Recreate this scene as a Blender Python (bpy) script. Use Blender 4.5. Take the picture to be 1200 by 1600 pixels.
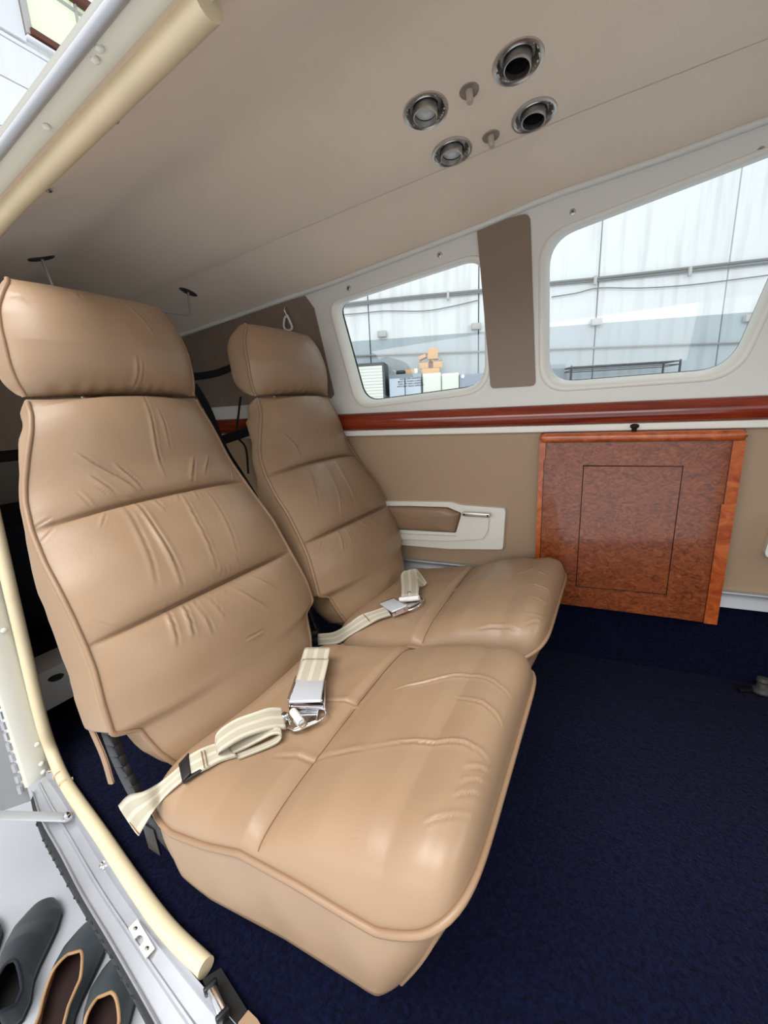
import bpy, bmesh, math, random
import numpy as np
from mathutils import Vector, Matrix
for o in list(bpy.data.objects): bpy.data.objects.remove(o)
S = bpy.context.scene
COL = S.collection
# ---------------------------------------------------------------- camera
# World: X = forward along the cabin, Y = towards the port wall, Z = up, camera at the origin just outside the door.
YAW, PITCH, ROLL, FPX = math.radians(29.02), math.radians(14.06), math.radians(-2.88), 657.6
_f = np.array([-math.sin(YAW)*math.cos(PITCH), math.cos(YAW)*math.cos(PITCH), -math.sin(PITCH)])
_r = np.array([math.cos(YAW), math.sin(YAW), 0.0]); _u = np.cross(_r, _f)
R_ = _r*math.cos(ROLL)+_u*math.sin(ROLL); U_ = _u*math.cos(ROLL)-_r*math.sin(ROLL)
cd = bpy.data.cameras.new('camera'); cam = bpy.data.objects.new('camera', cd); COL.objects.link(cam)
cam.matrix_world = Matrix(((R_[0], U_[0], -_f[0], 0), (R_[1], U_[1], -_f[1], 0), (R_[2], U_[2], -_f[2], 0), (0, 0, 0, 1)))
cd.sensor_fit = 'HORIZONTAL'; cd.sensor_width = 36; cd.lens = 36*FPX/1200; cd.clip_start = .02
S.camera = cam
# ---------------------------------------------------------------- world and light
w = bpy.data.worlds.new('hangar_light'); S.world = w; w.use_nodes = True
bg = w.node_tree.nodes['Background']; bg.inputs[0].default_value = (.93, .97, 1, 1); bg.inputs[1].default_value = .80
def area(name, loc, target, sx, sy, power, color=(1, 1, 1)):
    l = bpy.data.lights.new(name, 'AREA'); l.shape = 'RECTANGLE'; l.size = sx; l.size_y = sy; l.energy = power; l.color = color
    o = bpy.data.objects.new(name, l); COL.objects.link(o); o.location = loc
    o.rotation_euler = (Vector(target)-Vector(loc)).to_track_quat('-Z', 'Y').to_euler(); return o
area('hangar_fill', (-.3, -2.6, 4.2), (-.4, -.9, -1.3), 5.0, 2.4, 310, (1, .99, .97))  # added overhead fill, bounced off the ground onto headliner and cushions
area('door_side_fill', (-1.0, -6.0, 1.6), (-.4, .7, 0), 7.0, 2.2, 105, (1, .985, .96))  # added fill outside the cabin door, an unseen source that brightens the interior
area('hangar_fill', (1.0, 5.0, 4.6), (-1.0, 3.2, -1.3), 4.0, 2.0, 15, (.97, .98, 1))
area('hangar_fill', (5.0, .6, 2.6), (0, .7, 0), 3.0, 1.6, 110, (1, .97, .94))  # added fill ahead of the windscreen opening, lifts the ceiling and cove
S.view_settings.view_transform = 'Standard'; S.view_settings.look = 'None'
S.view_settings.gamma = 1; S.view_settings.use_curve_mapping = False; S.view_settings.exposure = .45
# ---------------------------------------------------------------- helpers
def ray(u, v): return _f+R_*(u-600)/FPX-U_*(v-800)/FPX
def at(u, v, ax, val):
    d = ray(u, v); return d*(val/d[ax])
TAP, WY = .092, 1.21
def wall_y(x): return WY+TAP*x if x < .7 else WY+TAP*.7-.05*(x-.7)
def wallp(u, v, off=0.0):
    d = ray(u, v); return d*((WY-off)/(d[1]-TAP*d[0]))
def tagit(o, label=None, cat=None, group=None, kind=None):
    if label: o['label'] = label
    if cat: o['category'] = cat
    if group: o['group'] = group
    if kind: o['kind'] = kind
    return o
def attach(o, parent):
    if parent is not None:
        o.parent = parent
        o.matrix_parent_inverse = Matrix.Translation(-parent.location)   # meshes are built in world space
def empty(name, loc, label=None, cat=None, group=None):
    o = bpy.data.objects.new(name, None); COL.objects.link(o); o.location = Vector([float(c) for c in loc]); o.empty_display_size = .05
    return tagit(o, label, cat, group)
def mk(name, verts, faces, mat, parent=None, smooth=True, uv=None, sharp=None):
    me = bpy.data.meshes.new(name)
    me.from_pydata([tuple(map(float, v)) for v in verts], [], [tuple(map(int, f)) for f in faces]); me.update()
    if uv is not None:
        l = me.uv_layers.new(name='UVMap'); vi = np.empty(len(me.loops), dtype=np.int32); me.loops.foreach_get('vertex_index', vi)
        l.data.foreach_set('uv', np.asarray(uv, dtype=np.float32)[vi].ravel())
    if smooth: me.polygons.foreach_set('use_smooth', [True]*len(me.polygons))
    if sharp: me.set_sharp_from_angle(angle=math.radians(sharp))
    if mat: me.materials.append(mat)
    o = bpy.data.objects.new(name, me); COL.objects.link(o); attach(o, parent); return o
def frombm(name, bm, mat, parent=None, smooth=True, sharp=35):
    bmesh.ops.recalc_face_normals(bm, faces=bm.faces)
    me = bpy.data.meshes.new(name); bm.to_mesh(me); bm.free()
    if smooth:
        me.polygons.foreach_set('use_smooth', [True]*len(me.polygons)); me.set_sharp_from_angle(angle=math.radians(sharp))
    me.materials.append(mat); o = bpy.data.objects.new(name, me); COL.objects.link(o); attach(o, parent); return o
class G:  # geometry collector
    def __init__(s): s.v = []; s.f = []
    def add(s, v, f):
        n = len(s.v); s.v += [tuple(map(float, a)) for a in v]; s.f += [tuple(int(i)+n for i in q) for q in f]; return s
    def build(s, name, mat, parent=None, smooth=True, sharp=35): return mk(name, s.v, s.f, mat, parent, smooth, None, sharp)
def cubeg(c, sz, ax=None, bev=0.0):
    """box; c centre, sz full sizes, ax optional 3x3 rows of axes; returns (verts, faces) with chamfered edges"""
    bm = bmesh.new(); bmesh.ops.create_cube(bm, size=1)
    bmesh.ops.scale(bm, vec=sz, verts=bm.verts)
    if bev > 0: bmesh.ops.bevel(bm, geom=bm.edges[:], offset=bev, segments=2, affect='EDGES', profile=.5)
    A = np.eye(3) if ax is None else np.array([np.array(a)/np.linalg.norm(a) for a in ax])
    bm.verts.index_update()
    v = [np.array(c)+np.array(a.co)@A for a in bm.verts]; f = [[a.index for a in q.verts] for q in bm.faces]; bm.free(); return v, f
def box(name, c, sz, mat, parent=None, ax=None, bev=.002): return G().add(*cubeg(c, sz, ax, bev)).build(name, mat, parent)
def tubeg(P, r, n=10, cap=True, flat=None):
    P = np.array(P, float); m = len(P); r = np.full(m, r) if np.isscalar(r) else np.array(r)
    T = np.gradient(P, axis=0); T /= np.linalg.norm(T, axis=1)[:, None]
    up = np.array([0, 0, 1.]); 
    if abs(T[0]@up) > .9: up = np.array([1., 0, 0])
    N = np.cross(T[0], up); N /= np.linalg.norm(N); V = []
    for i in range(m):
        N = N-T[i]*(N@T[i]); N /= np.linalg.norm(N); B = np.cross(T[i], N)
        for k in range(n):
            a = 2*math.pi*k/n; V.append(P[i]+r[i]*(math.cos(a)*N+math.sin(a)*B))
    F = [(i*n+k, i*n+(k+1) % n, (i+1)*n+(k+1) % n, (i+1)*n+k) for i in range(m-1) for k in range(n)]
    if cap: F += [tuple(range(n))[::-1], tuple(range((m-1)*n, m*n))]
    return V, F
def tube(name, P, r, mat, parent=None, n=10): return mk(name, *tubeg(P, r, n), mat, parent, True, None, 50)
def smoothpath(P, k=8):
    P = np.array(P, float); Q = np.vstack([2*P[0]-P[1], P, 2*P[-1]-P[-2]]); out = []
    for i in range(1, len(Q)-2):
        for j in range(k):
            t = j/k; a, b, c, d = Q[i-1:i+3]
            out.append(.5*((2*b)+(c-a)*t+(2*a-5*b+4*c-d)*t*t+(3*b-a-3*c+d)*t**3))
    out.append(P[-1]); return np.array(out)
def latheg(prof, c, axis, n=32, cap=True):
    """prof list of (r, h) along axis"""
    a = np.array(axis, float); a /= np.linalg.norm(a); e = np.array([1., 0, 0]) if abs(a[0]) < .8 else np.array([0, 1., 0])
    x = np.cross(a, e); x /= np.linalg.norm(x); y = np.cross(a, x); V = []
    for r, h in prof:
        for k in range(n):
            t = 2*math.pi*k/n; V.append(np.array(c)+a*h+r*(math.cos(t)*x+math.sin(t)*y))
    m = len(prof)
    F = [(i*n+k, i*n+(k+1) % n, (i+1)*n+(k+1) % n, (i+1)*n+k) for i in range(m-1) for k in range(n)]
    if cap and prof[0][0] > 0: F.append(tuple(range(n))[::-1])
    if cap and prof[-1][0] > 0: F.append(tuple(range((m-1)*n, m*n)))
    return V, F
def lathe(name, prof, c, axis, mat, parent=None, n=32, cap=True): return mk(name, *latheg(prof, c, axis, n, cap), mat, parent, True, None, 40)
def rib(name, A, B, mat, parent=None, th=.0016, k=6):
    """webbing: A and B are lists of 3D points along its two edges"""
    A = smoothpath(A, k); B = smoothpath(B, k); T = np.gradient((A+B)/2, axis=0); W = B-A; N = np.cross(T, W); N /= np.linalg.norm(N, axis=1)[:, None]
    m = len(A); V = []; UV = []; C = 9
    for sgn in (1, -1):
        for i in range(m):
            for j in range(C):
                t = j/(C-1); e = 1-abs(2*t-1)**6; V.append(A[i]*(1-t)+B[i]*t+N[i]*th*.5*sgn*(.3+.7*e)); UV.append((t, i/m))
    F = []
    for s_ in (0, 1):
        o = s_*m*C
        for i in range(m-1):
            for j in range(C-1):
                q = (o+i*C+j, o+i*C+j+1, o+(i+1)*C+j+1, o+(i+1)*C+j); F.append(q if s_ else q[::-1])
    o = m*C
    for i in range(m-1):
        F.append((i*C, (i+1)*C, o+(i+1)*C, o+i*C)); j = C-1; F.append((i*C+j, o+i*C+j, o+(i+1)*C+j, (i+1)*C+j))
    for i in (0, m-1):
        for j in range(C-1): F.append((i*C+j, i*C+j+1, o+i*C+j+1, o+i*C+j))
    return mk(name, V, F, mat, parent, True, UV)
def rpoly(P, r, k=6):
    """round polygon corners"""
    P = [np.array(p, float) for p in P]; n = len(P); r = [r]*n if np.isscalar(r) else r; out = []
    for i in range(n):
        a, b, c = P[i-1], P[i], P[(i+1) % n]; u = (a-b); v = (c-b); lu, lv = np.linalg.norm(u), np.linalg.norm(v); u = u/lu; v = v/lv
        if r[i] <= 0: out.append(b); continue
        ang = math.acos(np.clip(u@v, -1, 1)); d = min(r[i]/math.tan(ang/2), lu*.49, lv*.49); s, e = b+u*d, b+v*d
        for j in range(k+1):
            t = j/k; out.append((1-t)**2*s+2*t*(1-t)*b+t*t*e)
    return out
def plate(name, outer, holes, fmap, d0, d1, mat, parent=None, edge=0.0, holebev=None):
    """flat plate from 2D outline with holes; fmap(x, z, d) gives 3D; front at d0, back at d1 (d grows outboard)"""
    bm = bmesh.new(); edges = []
    loops = [outer]+holes
    for L in loops:
        vs = [bm.verts.new((p[0], p[1], 0)) for p in L]
        edges += [bm.edges.new((vs[i], vs[(i+1) % len(vs)])) for i in range(len(vs))]
    bmesh.ops.triangle_fill(bm, use_beauty=True, edges=edges)
    bm.verts.index_update(); bm.verts.ensure_lookup_table()
    g = G(); P2 = [(v.co.x, v.co.y) for v in bm.verts]; F = [[v.index for v in f.verts] for f in bm.faces]; bm.free()
    g.add([fmap(x, z, d0) for x, z in P2], F); g.add([fmap(x, z, d1) for x, z in P2], [f[::-1] for f in F])
    n = len(P2); s = 0
    for L in loops:
        m = len(L)
        for i in range(m): a, b = s+i, s+(i+1) % m; g.f.append((a, b, b+n, a+n))
        s += m
    bm = bmesh.new(); vs = [bm.verts.new(v) for v in g.v]
    for f in g.f:
        try: bm.faces.new([vs[i] for i in f])
        except ValueError: pass
    if edge > 0:
        es = [e for e in bm.edges if len(e.link_faces) == 2 and e.calc_face_angle(0) > 1.2 and e.verts[0].index < n]
        bm.verts.index_update()
        es = [e for e in es if e.verts[0].index < n and e.verts[1].index < n]
        bmesh.ops.bevel(bm, geom=es, offset=edge, segments=2, affect='EDGES', profile=.5, clamp_overlap=True)
    return frombm(name, bm, mat, parent)
def wmap(x, z, d): return (x, wall_y(x)+d, z)     # on the port wall, d > 0 outboard, d < 0 proud into the cabin
# ---------------------------------------------------------------- materials
def srgb(r, g, b): return tuple(((c/255/12.92) if c/255 <= .04045 else ((c/255+.055)/1.055)**2.4) for c in (r, g, b))+(1,)
def mat(name, col, rough=.5, metal=0, bump=None, var=None, coat=0, sheen=0, spec=.5, trans=0):
    m = bpy.data.materials.new(name); m.use_nodes = True; nt = m.node_tree; b = nt.nodes['Principled BSDF']
    b.inputs['Base Color'].default_value = srgb(*col); b.inputs['Roughness'].default_value = rough; b.inputs['Metallic'].default_value = metal
    b.inputs['Coat Weight'].default_value = coat; b.inputs['Coat Roughness'].default_value = .08; b.inputs['Sheen Weight'].default_value = sheen
    b.inputs['Specular IOR Level'].default_value = spec
    tc = nt.nodes.new('ShaderNodeTexCoord')
    if var:
        sc, amt, det = var; n = nt.nodes.new('ShaderNodeTexNoise'); n.inputs['Scale'].default_value = sc; n.inputs['Detail'].default_value = det
        nt.links.new(tc.outputs['Object'], n.inputs['Vector'])
        r = nt.nodes.new('ShaderNodeValToRGB'); c = np.array(srgb(*col)[:3])
        r.color_ramp.elements[0].position = .3; r.color_ramp.elements[1].position = .7
        r.color_ramp.elements[0].color = tuple(c*(1-amt))+(1,); r.color_ramp.elements[1].color = tuple(np.minimum(c*(1+amt), 1))+(1,)
        nt.links.new(n.outputs['Fac'], r.inputs['Fac']); nt.links.new(r.outputs['Color'], b.inputs['Base Color'])
    if bump:
        prev = None
        for (kind, sc, st, dist) in bump:
            if kind == 'vor':
                n = nt.nodes.new('ShaderNodeTexVoronoi'); n.inputs['Scale'].default_value = sc; out = n.outputs['Distance']
            else:
                n = nt.nodes.new('ShaderNodeTexNoise'); n.inputs['Scale'].default_value = sc; n.inputs['Detail'].default_value = 4; out = n.outputs['Fac']
            nt.links.new(tc.outputs['Object'], n.inputs['Vector'])
            bp = nt.nodes.new('ShaderNodeBump'); bp.inputs['Strength'].default_value = st; bp.inputs['Distance'].default_value = dist
            nt.links.new(out, bp.inputs['Height'])
            if prev: nt.links.new(prev.outputs['Normal'], bp.inputs['Normal'])
            prev = bp
        nt.links.new(prev.outputs['Normal'], b.inputs['Normal'])
    return m
M = {}
M['leather'] = mat('tan_leather', (150, 123, 97), .38, var=(3.5, .07, 4), bump=[('vor', 420, .10, .0006), ('noi', 45, .12, .002)], spec=.45)
M['piping'] = mat('tan_piping', (145, 116, 90), .42, bump=[('noi', 300, .1, .001)])
M['thread'] = mat('stitch_thread', (120, 84, 52), .7)
M['head'] = mat('headliner_cloth', (236, 221, 202), .8, var=(5, .03, 3), bump=[('noi', 500, .25, .001), ('noi', 9, .12, .01)], sheen=.15)
M['head_dark'] = mat('quarter_cloth', (128, 112, 98), .8, var=(30, .10, 4), bump=[('noi', 60, .4, .004)])
M['cream'] = mat('cream_plastic', (222, 222, 216), .42, bump=[('noi', 350, .05, .0006)])
M['white'] = mat('white_plastic', (232, 231, 222), .35)
M['brownvinyl'] = mat('brown_vinyl', (136, 117, 102), .5, bump=[('vor', 500, .1, .0006)])
M['wallcloth'] = mat('tan_wall_leather', (168, 143, 116), .6, var=(2, .04, 2), bump=[('vor', 400, .12, .0006)])
M['tubeleather'] = mat('cream_leather', (214, 197, 162), .45, var=(12, .05, 3), bump=[('noi', 200, .1, .001), ('noi', 30, .1, .002)])
M['paint'] = mat('cream_paint', (222, 220, 208), .4, bump=[('noi', 60, .05, .001)])
M['alu'] = mat('worn_aluminium', (196, 198, 204), .33, .75, var=(9, .10, 5), bump=[('noi', 120, .08, .001)])
M['alu_rough'] = mat('brushed_aluminium', (180, 182, 186), .5, .5, bump=[('noi', 200, .15, .001)])
M['steel'] = mat('satin_steel', (196, 194, 190), .30, .95)
M['chrome'] = mat('chrome', (225, 225, 228), .1, 1)
M['black'] = mat('black_plastic', (16, 16, 18), .4)
M['rubber'] = mat('black_rubber', (24, 25, 27), .75, bump=[('noi', 60, .4, .004)])
M['blackcloth'] = mat('black_webbing', (14, 15, 20), .8, bump=[('noi', 300, .3, .001)])
M['pit'] = mat('dark_inside', (6, 6, 7), .6)
M['carpet'] = mat('navy_carpet', (10, 14, 37), .95, var=(140, .45, 3), bump=[('noi', 260, .9, .006)], sheen=.02, spec=.05)
M['greybox'] = mat('grey_painted_panel', (186, 184, 180), .5)
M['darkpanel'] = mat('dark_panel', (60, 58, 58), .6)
M['skin'] = mat('aircraft_white_paint', (226, 228, 228), .3)
M['greypaint'] = mat('door_grey_paint', (128, 128, 128), .5, var=(6, .12, 4))
M['redwood'] = mat('cherry_veneer', (120, 44, 22), .3, coat=1, spec=.5)
def wood(name, c1, c2, c3, sc, dist, rough=.28, coat=.6):
    m = mat(name, c1, rough, coat=coat); nt = m.node_tree; b = nt.nodes['Principled BSDF']; tc = nt.nodes['Texture Coordinate']
    mp = nt.nodes.new('ShaderNodeMapping'); mp.inputs['Scale'].default_value = sc
    n = nt.nodes.new('ShaderNodeTexNoise'); n.inputs['Scale'].default_value = 1; n.inputs['Detail'].default_value = 7; n.inputs['Roughness'].default_value = .62; n.inputs['Distortion'].default_value = dist
    r = nt.nodes.new('ShaderNodeValToRGB'); e = r.color_ramp.elements; e[0].position = .32; e[0].color = srgb(*c1); e[1].position = .72; e[1].color = srgb(*c3)
    q = e.new(.5); q.color = srgb(*c2)
    nt.links.new(tc.outputs['Object'], mp.inputs['Vector']); nt.links.new(mp.outputs['Vector'], n.inputs['Vector']); nt.links.new(n.outputs['Fac'], r.inputs['Fac']); nt.links.new(r.outputs['Color'], b.inputs['Base Color'])
    return m
M['burl'] = wood('burl_veneer', (92, 42, 18), (136, 68, 32), (168, 96, 54), (50, 50, 80), 1.8)
M['burlrim'] = wood('burl_edge', (150, 62, 24), (184, 88, 38), (214, 122, 62), (20, 20, 30), 1.2)
M['cherry'] = wood('cherry_rail', (92, 28, 13), (124, 42, 20), (152, 60, 30), (3, 12, 45), .6, .18)
# webbing with woven stripes along its length
def webmat():
    m = mat('beige_webbing', (214, 204, 182), .7); nt = m.node_tree; b = nt.nodes['Principled BSDF']
    uv = nt.nodes.new('ShaderNodeUVMap'); sp = nt.nodes.new('ShaderNodeSeparateXYZ'); nt.links.new(uv.outputs['UV'], sp.inputs[0])
    mu = nt.nodes.new('ShaderNodeMath'); mu.operation = 'MULTIPLY'; mu.inputs[1].default_value = 5*math.pi; nt.links.new(sp.outputs[0], mu.inputs[0])
    sn = nt.nodes.new('ShaderNodeMath'); sn.operation = 'SINE'; nt.links.new(mu.outputs[0], sn.inputs[0])
    r = nt.nodes.new('ShaderNodeValToRGB'); r.color_ramp.elements[0].position = .35; r.color_ramp.elements[1].position = .6
    r.color_ramp.elements[0].color = srgb(172, 164, 144); r.color_ramp.elements[1].color = srgb(190, 183, 166)
    nt.links.new(sn.outputs[0], r.inputs['Fac']); nt.links.new(r.outputs['Color'], b.inputs['Base Color'])
    n = nt.nodes.new('ShaderNodeTexNoise'); n.inputs['Scale'].default_value = 900; bp = nt.nodes.new('ShaderNodeBump'); bp.inputs['Strength'].default_value = .4; bp.inputs['Distance'].default_value = .001
    tc = nt.nodes['Texture Coordinate']; nt.links.new(tc.outputs['Object'], n.inputs['Vector']); nt.links.new(n.outputs['Fac'], bp.inputs['Height']); nt.links.new(bp.outputs['Normal'], b.inputs['Normal']); return m
M['web'] = webmat()
def glassmat():
    m = bpy.data.materials.new('window_glass'); m.use_nodes = True; nt = m.node_tree; nt.nodes.remove(nt.nodes['Principled BSDF']); o = nt.nodes['Material Output']
    t = nt.nodes.new('ShaderNodeBsdfTransparent'); t.inputs[0].default_value = (.95, .98, .98, 1); g = nt.nodes.new('ShaderNodeBsdfGlossy'); g.inputs['Roughness'].default_value = .02
    mx = nt.nodes.new('ShaderNodeMixShader'); mx.inputs[0].default_value = .035; nt.links.new(t.outputs[0], mx.inputs[1]); nt.links.new(g.outputs[0], mx.inputs[2]); nt.links.new(mx.outputs[0], o.inputs[0]); return m
M['glass'] = glassmat()
def hangmat(name, top, low, zsplit, grime=.5):
    """precast wall paint: white above, blue-grey dado below, vertical dirt streaks"""
    m = mat(name, top, .7); nt = m.node_tree; b = nt.nodes['Principled BSDF']; g = nt.nodes.new('ShaderNodeNewGeometry')
    sp = nt.nodes.new('ShaderNodeSeparateXYZ'); nt.links.new(g.outputs['Position'], sp.inputs[0])
    gt = nt.nodes.new('ShaderNodeMath'); gt.operation = 'GREATER_THAN'; gt.inputs[1].default_value = zsplit; nt.links.new(sp.outputs[2], gt.inputs[0])
    mx = nt.nodes.new('ShaderNodeMix'); mx.data_type = 'RGBA'; nt.links.new(gt.outputs[0], mx.inputs[0]); mx.inputs[6].default_value = srgb(*low); mx.inputs[7].default_value = srgb(*top)
    mp = nt.nodes.new('ShaderNodeMapping'); mp.inputs['Scale'].default_value = (5.5, 5.5, .45); nt.links.new(g.outputs['Position'], mp.inputs['Vector'])
    n = nt.nodes.new('ShaderNodeTexNoise'); n.inputs['Scale'].default_value = 1.6; n.inputs['Detail'].default_value = 6; nt.links.new(mp.outputs['Vector'], n.inputs['Vector'])
    r = nt.nodes.new('ShaderNodeValToRGB'); r.color_ramp.elements[0].position = .30; r.color_ramp.elements[1].position = .52
    r.color_ramp.elements[0].color = (1-grime*.55, 1-grime*.6, 1-grime*.66, 1); r.color_ramp.elements[1].color = (1, 1, 1, 1); nt.links.new(n.outputs['Fac'], r.inputs['Fac'])
    mm = nt.nodes.new('ShaderNodeMix'); mm.data_type = 'RGBA'; mm.blend_type = 'MULTIPLY'; mm.inputs[0].default_value = 1
    nt.links.new(mx.outputs[2], mm.inputs[6]); nt.links.new(r.outputs['Color'], mm.inputs[7]); nt.links.new(mm.outputs[2], b.inputs['Base Color']); return m
M['hangar'] = hangmat('hangar_wall_paint', (234, 236, 238), (176, 186, 192), 1.02, .26)
M['hangar2'] = hangmat('hangar_metal_siding', (236, 238, 242), (176, 186, 192), -5, .1)
M['concrete'] = mat('grey_concrete', (192, 194, 199), .5, var=(2.2, .07, 6), bump=[('noi', 20, .15, .004)])
M['buckle'] = mat('satin_buckle', (208, 213, 220), .32, .35)
M['inlay'] = mat('dark_inlay', (52, 20, 10), .3)
M['lens'] = mat('lamp_lens', (190, 196, 196), .15, coat=.5)
M['knobplate'] = mat('taupe_plate', (142, 128, 116), .4); M['knobstem'] = mat('taupe_knob', (186, 172, 158), .45)
M['navy'] = mat('navy_fabric', (14, 17, 34), .9, bump=[('noi', 40, .4, .004)])
M['pipe'] = mat('grey_pipe', (132, 134, 132), .5); M['brownpaint'] = mat('brown_paint', (96, 52, 38), .5)
M['darkgrey'] = mat('dark_grey_steel', (72, 78, 80), .5); M['slat'] = mat('white_slat', (226, 228, 220), .45)
M['lockergrey'] = mat('locker_grey', (120, 132, 142), .5); M['lockerfront'] = mat('locker_front', (184, 194, 206), .5); M['lockerfront2'] = mat('locker_blue_grey', (142, 150, 166), .5)
M['filewhite'] = mat('file_white', (220, 224, 212), .5); M['card'] = mat('brown_card', (206, 158, 108), .8)
M['suede'] = mat('black_suede', (34, 36, 42), .85, var=(30, .25, 4), bump=[('noi', 200, .3, .001), ('noi', 25, .2, .003)], sheen=.2); M['suede2'] = mat('navy_suede', (26, 30, 42), .9)
M['oldleather'] = mat('worn_grey_leather', (58, 64, 66), .5, var=(14, .30, 5), bump=[('noi', 60, .2, .002)]); M['tanlining'] = mat('tan_lining', (168, 130, 92), .7, var=(20, .25, 4)); M['insole'] = mat('dark_insole', (44, 24, 20), .8)
def greenm():
    m = mat('wired_green_glass', (206, 222, 190), .3); b = m.node_tree.nodes['Principled BSDF']; b.inputs['Emission Color'].default_value = srgb(206, 222, 190); b.inputs['Emission Strength'].default_value = .45; return m
M['greenglass'] = greenm()   # lit from behind by daylight
# ================================================================ STRUCTURE: aircraft cabin shell
FZ = -.72
CX = [-2.3, -1.37, -.765, -.338, -.176, .06, .215, .6, 1.8]; CZ = [.165, .288, .363, .428, .459, .485, .507, .55, .60]
KX = [-2.3, -1.087, -.756, -.405, -.108, .165, .6, 1.8]; KZ = [.225, .381, .425, .468, .504, .530, .565, .60]
def cant(x): return float(np.interp(x, CX, CZ))
def crease(x): return float(np.interp(x, KX, KZ))
def tube_yz(x):   # inner edge of the door head on the starboard side
    return float(np.interp(x, [-2.3, -.8, -.32, .3, 1.8], [.52, .352, .318, .27, .30])), float(np.interp(x, [-2.3, -.8, -.32, .3, 1.8], [.16, .300, .331, .36, .40]))
def ceil_z(x, y):
    ys, zs = tube_yz(x); yc = wall_y(x)-.20; zk = crease(x)
    if y > yc:
        t = (y-yc)/.20; return zk+(cant(x)-zk)*(t**1.05)+.003*math.sin(math.pi*min(t, 1))
    t = (y-ys)/(yc-ys); tt = [0, .06, .18, .34, .5, .66, .8, .93, 1.0]
    h = [zs, zs+.022, zs+.064, zk-.018, zk+.020, zk+.024, zk+.014, zk+.002, zk]
    # smooth monotone blend
    i = min(max(int(np.searchsorted(tt, t))-1, 0), len(tt)-2); u = (t-tt[i])/(tt[i+1]-tt[i])
    def slope(k):
        if k <= 0: return (h[1]-h[0])/(tt[1]-tt[0])
        if k >= len(tt)-1: return (h[-1]-h[-2])/(tt[-1]-tt[-2])
        return (h[k+1]-h[k-1])/(tt[k+1]-tt[k-1])
    d = tt[i+1]-tt[i]
    return (2*u**3-3*u*u+1)*h[i]+(u**3-2*u*u+u)*d*slope(i)+(-2*u**3+3*u*u)*h[i+1]+(u**3-u*u)*d*slope(i+1)
XS = list(np.linspace(-2.2, -.50, 52))+list(np.linspace(-.497, .0, 125))+list(np.linspace(.03, 1.7, 50))
def loft(rows, close=False):
    n = len(rows[0]); V = [p for r in rows for p in r]
    F = [(i*n+k, i*n+k+1, (i+1)*n+k+1, (i+1)*n+k) for i in range(len(rows)-1) for k in range(n-1)]
    return V, F
# main headliner (starboard edge to crease) and the side cove (crease to window panel)
rows = []
for x in XS:
    ys, _ = tube_yz(x); yc = wall_y(x)-.2; rows.append([(x, y, ceil_z(x, y)) for y in np.linspace(ys-.02, yc, 190)])
v1, f1 = loft(rows)
def ceil_hit(u, v):
    d = ray(u, v)
    for t in np.linspace(.2, 2.5, 6000):
        q = d*t
        if q[2] >= ceil_z(q[0], q[1]): return q
_va = np.array(v1); _fc = _va[np.array(f1)].mean(1); _keep = np.ones(len(f1), bool)      # round cut-outs for the eyeballs
for (u, v) in [(809, 97), (665, 174), (834, 181), (706, 238)]: _keep &= np.linalg.norm(_fc-ceil_hit(u, v), axis=1) > .0325
f1 = [f for f, k in zip(f1, _keep) if k]
ce = G().add(v1, [f[::-1] for f in f1])
ceiling = ce.build('ceiling', M['head']); tagit(ceiling, kind='structure')
rows = []
for x in XS:
    yc = wall_y(x)-.2; L = [(x, y, ceil_z(x, y)) for y in np.linspace(yc-.002, wall_y(x)+.005, 14)]
    L[0] = (x, yc-.004, L[0][2]-.0007); L[1] = (x, L[1][1], L[1][2]-.0005); rows.append(L)
v1, f1 = loft(rows)
G().add(v1, [f[::-1] for f in f1]).build('cove_panel', M['head'], ceiling)
# outer roof skin
rows = []
for x in XS:
    ys, zs = tube_yz(x); L = []
    for y in np.linspace(ys-.038, wall_y(x)+.07, 40):
        if y < ys: z = zs+.008+(y-(ys-.038))*.7
        else: z = ceil_z(x, min(y, wall_y(x)))+.040
        L.append((x, y, z))
    L.append((x, wall_y(x)+.09, cant(x)-.03)); L.append((x, wall_y(x)+.10, -.2)); rows.append(L)
# port skin is cut at window height; built as roof only down to the window line
rows = [[p for p in L if p[2] > cant(L[0][0])-.031] for L in rows]
nmin = min(len(r) for r in rows); rows = [r[:nmin] for r in rows]
roof = G().add(*loft(rows)).build('roof_skin', M['skin']); tagit(roof, kind='structure')
# port window panel with its openings
w1 = [(-.752, .292), (-.722, .03), (-.30, .022), (-.328, .375), (-.40, .372)]
W1 = rpoly([(-.778, .303), (-.705, .004), (-.318, .030), (-.326, .362)], [.035, .06, .075, .055], 8)
W2 = rpoly([(-.186, .372), (-.172, .024), (.222, .030), (.335, .470)], [.075, .07, .085, .05], 8)
PZ0 = -.018
xs = list(np.linspace(-2.0, 1.5, 36))
outer = [(x, PZ0) for x in xs]+[(x, cant(x)-.002) for x in xs[::-1]]
W3 = rpoly([(.50, .47), (.44, .03), (.95, .03), (.95, .50)], .06, 6)
panel = plate('wall_port', outer, [W1, W2, W3], wmap, 0.0, .004, M['cream']); tagit(panel, kind='structure')
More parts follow.
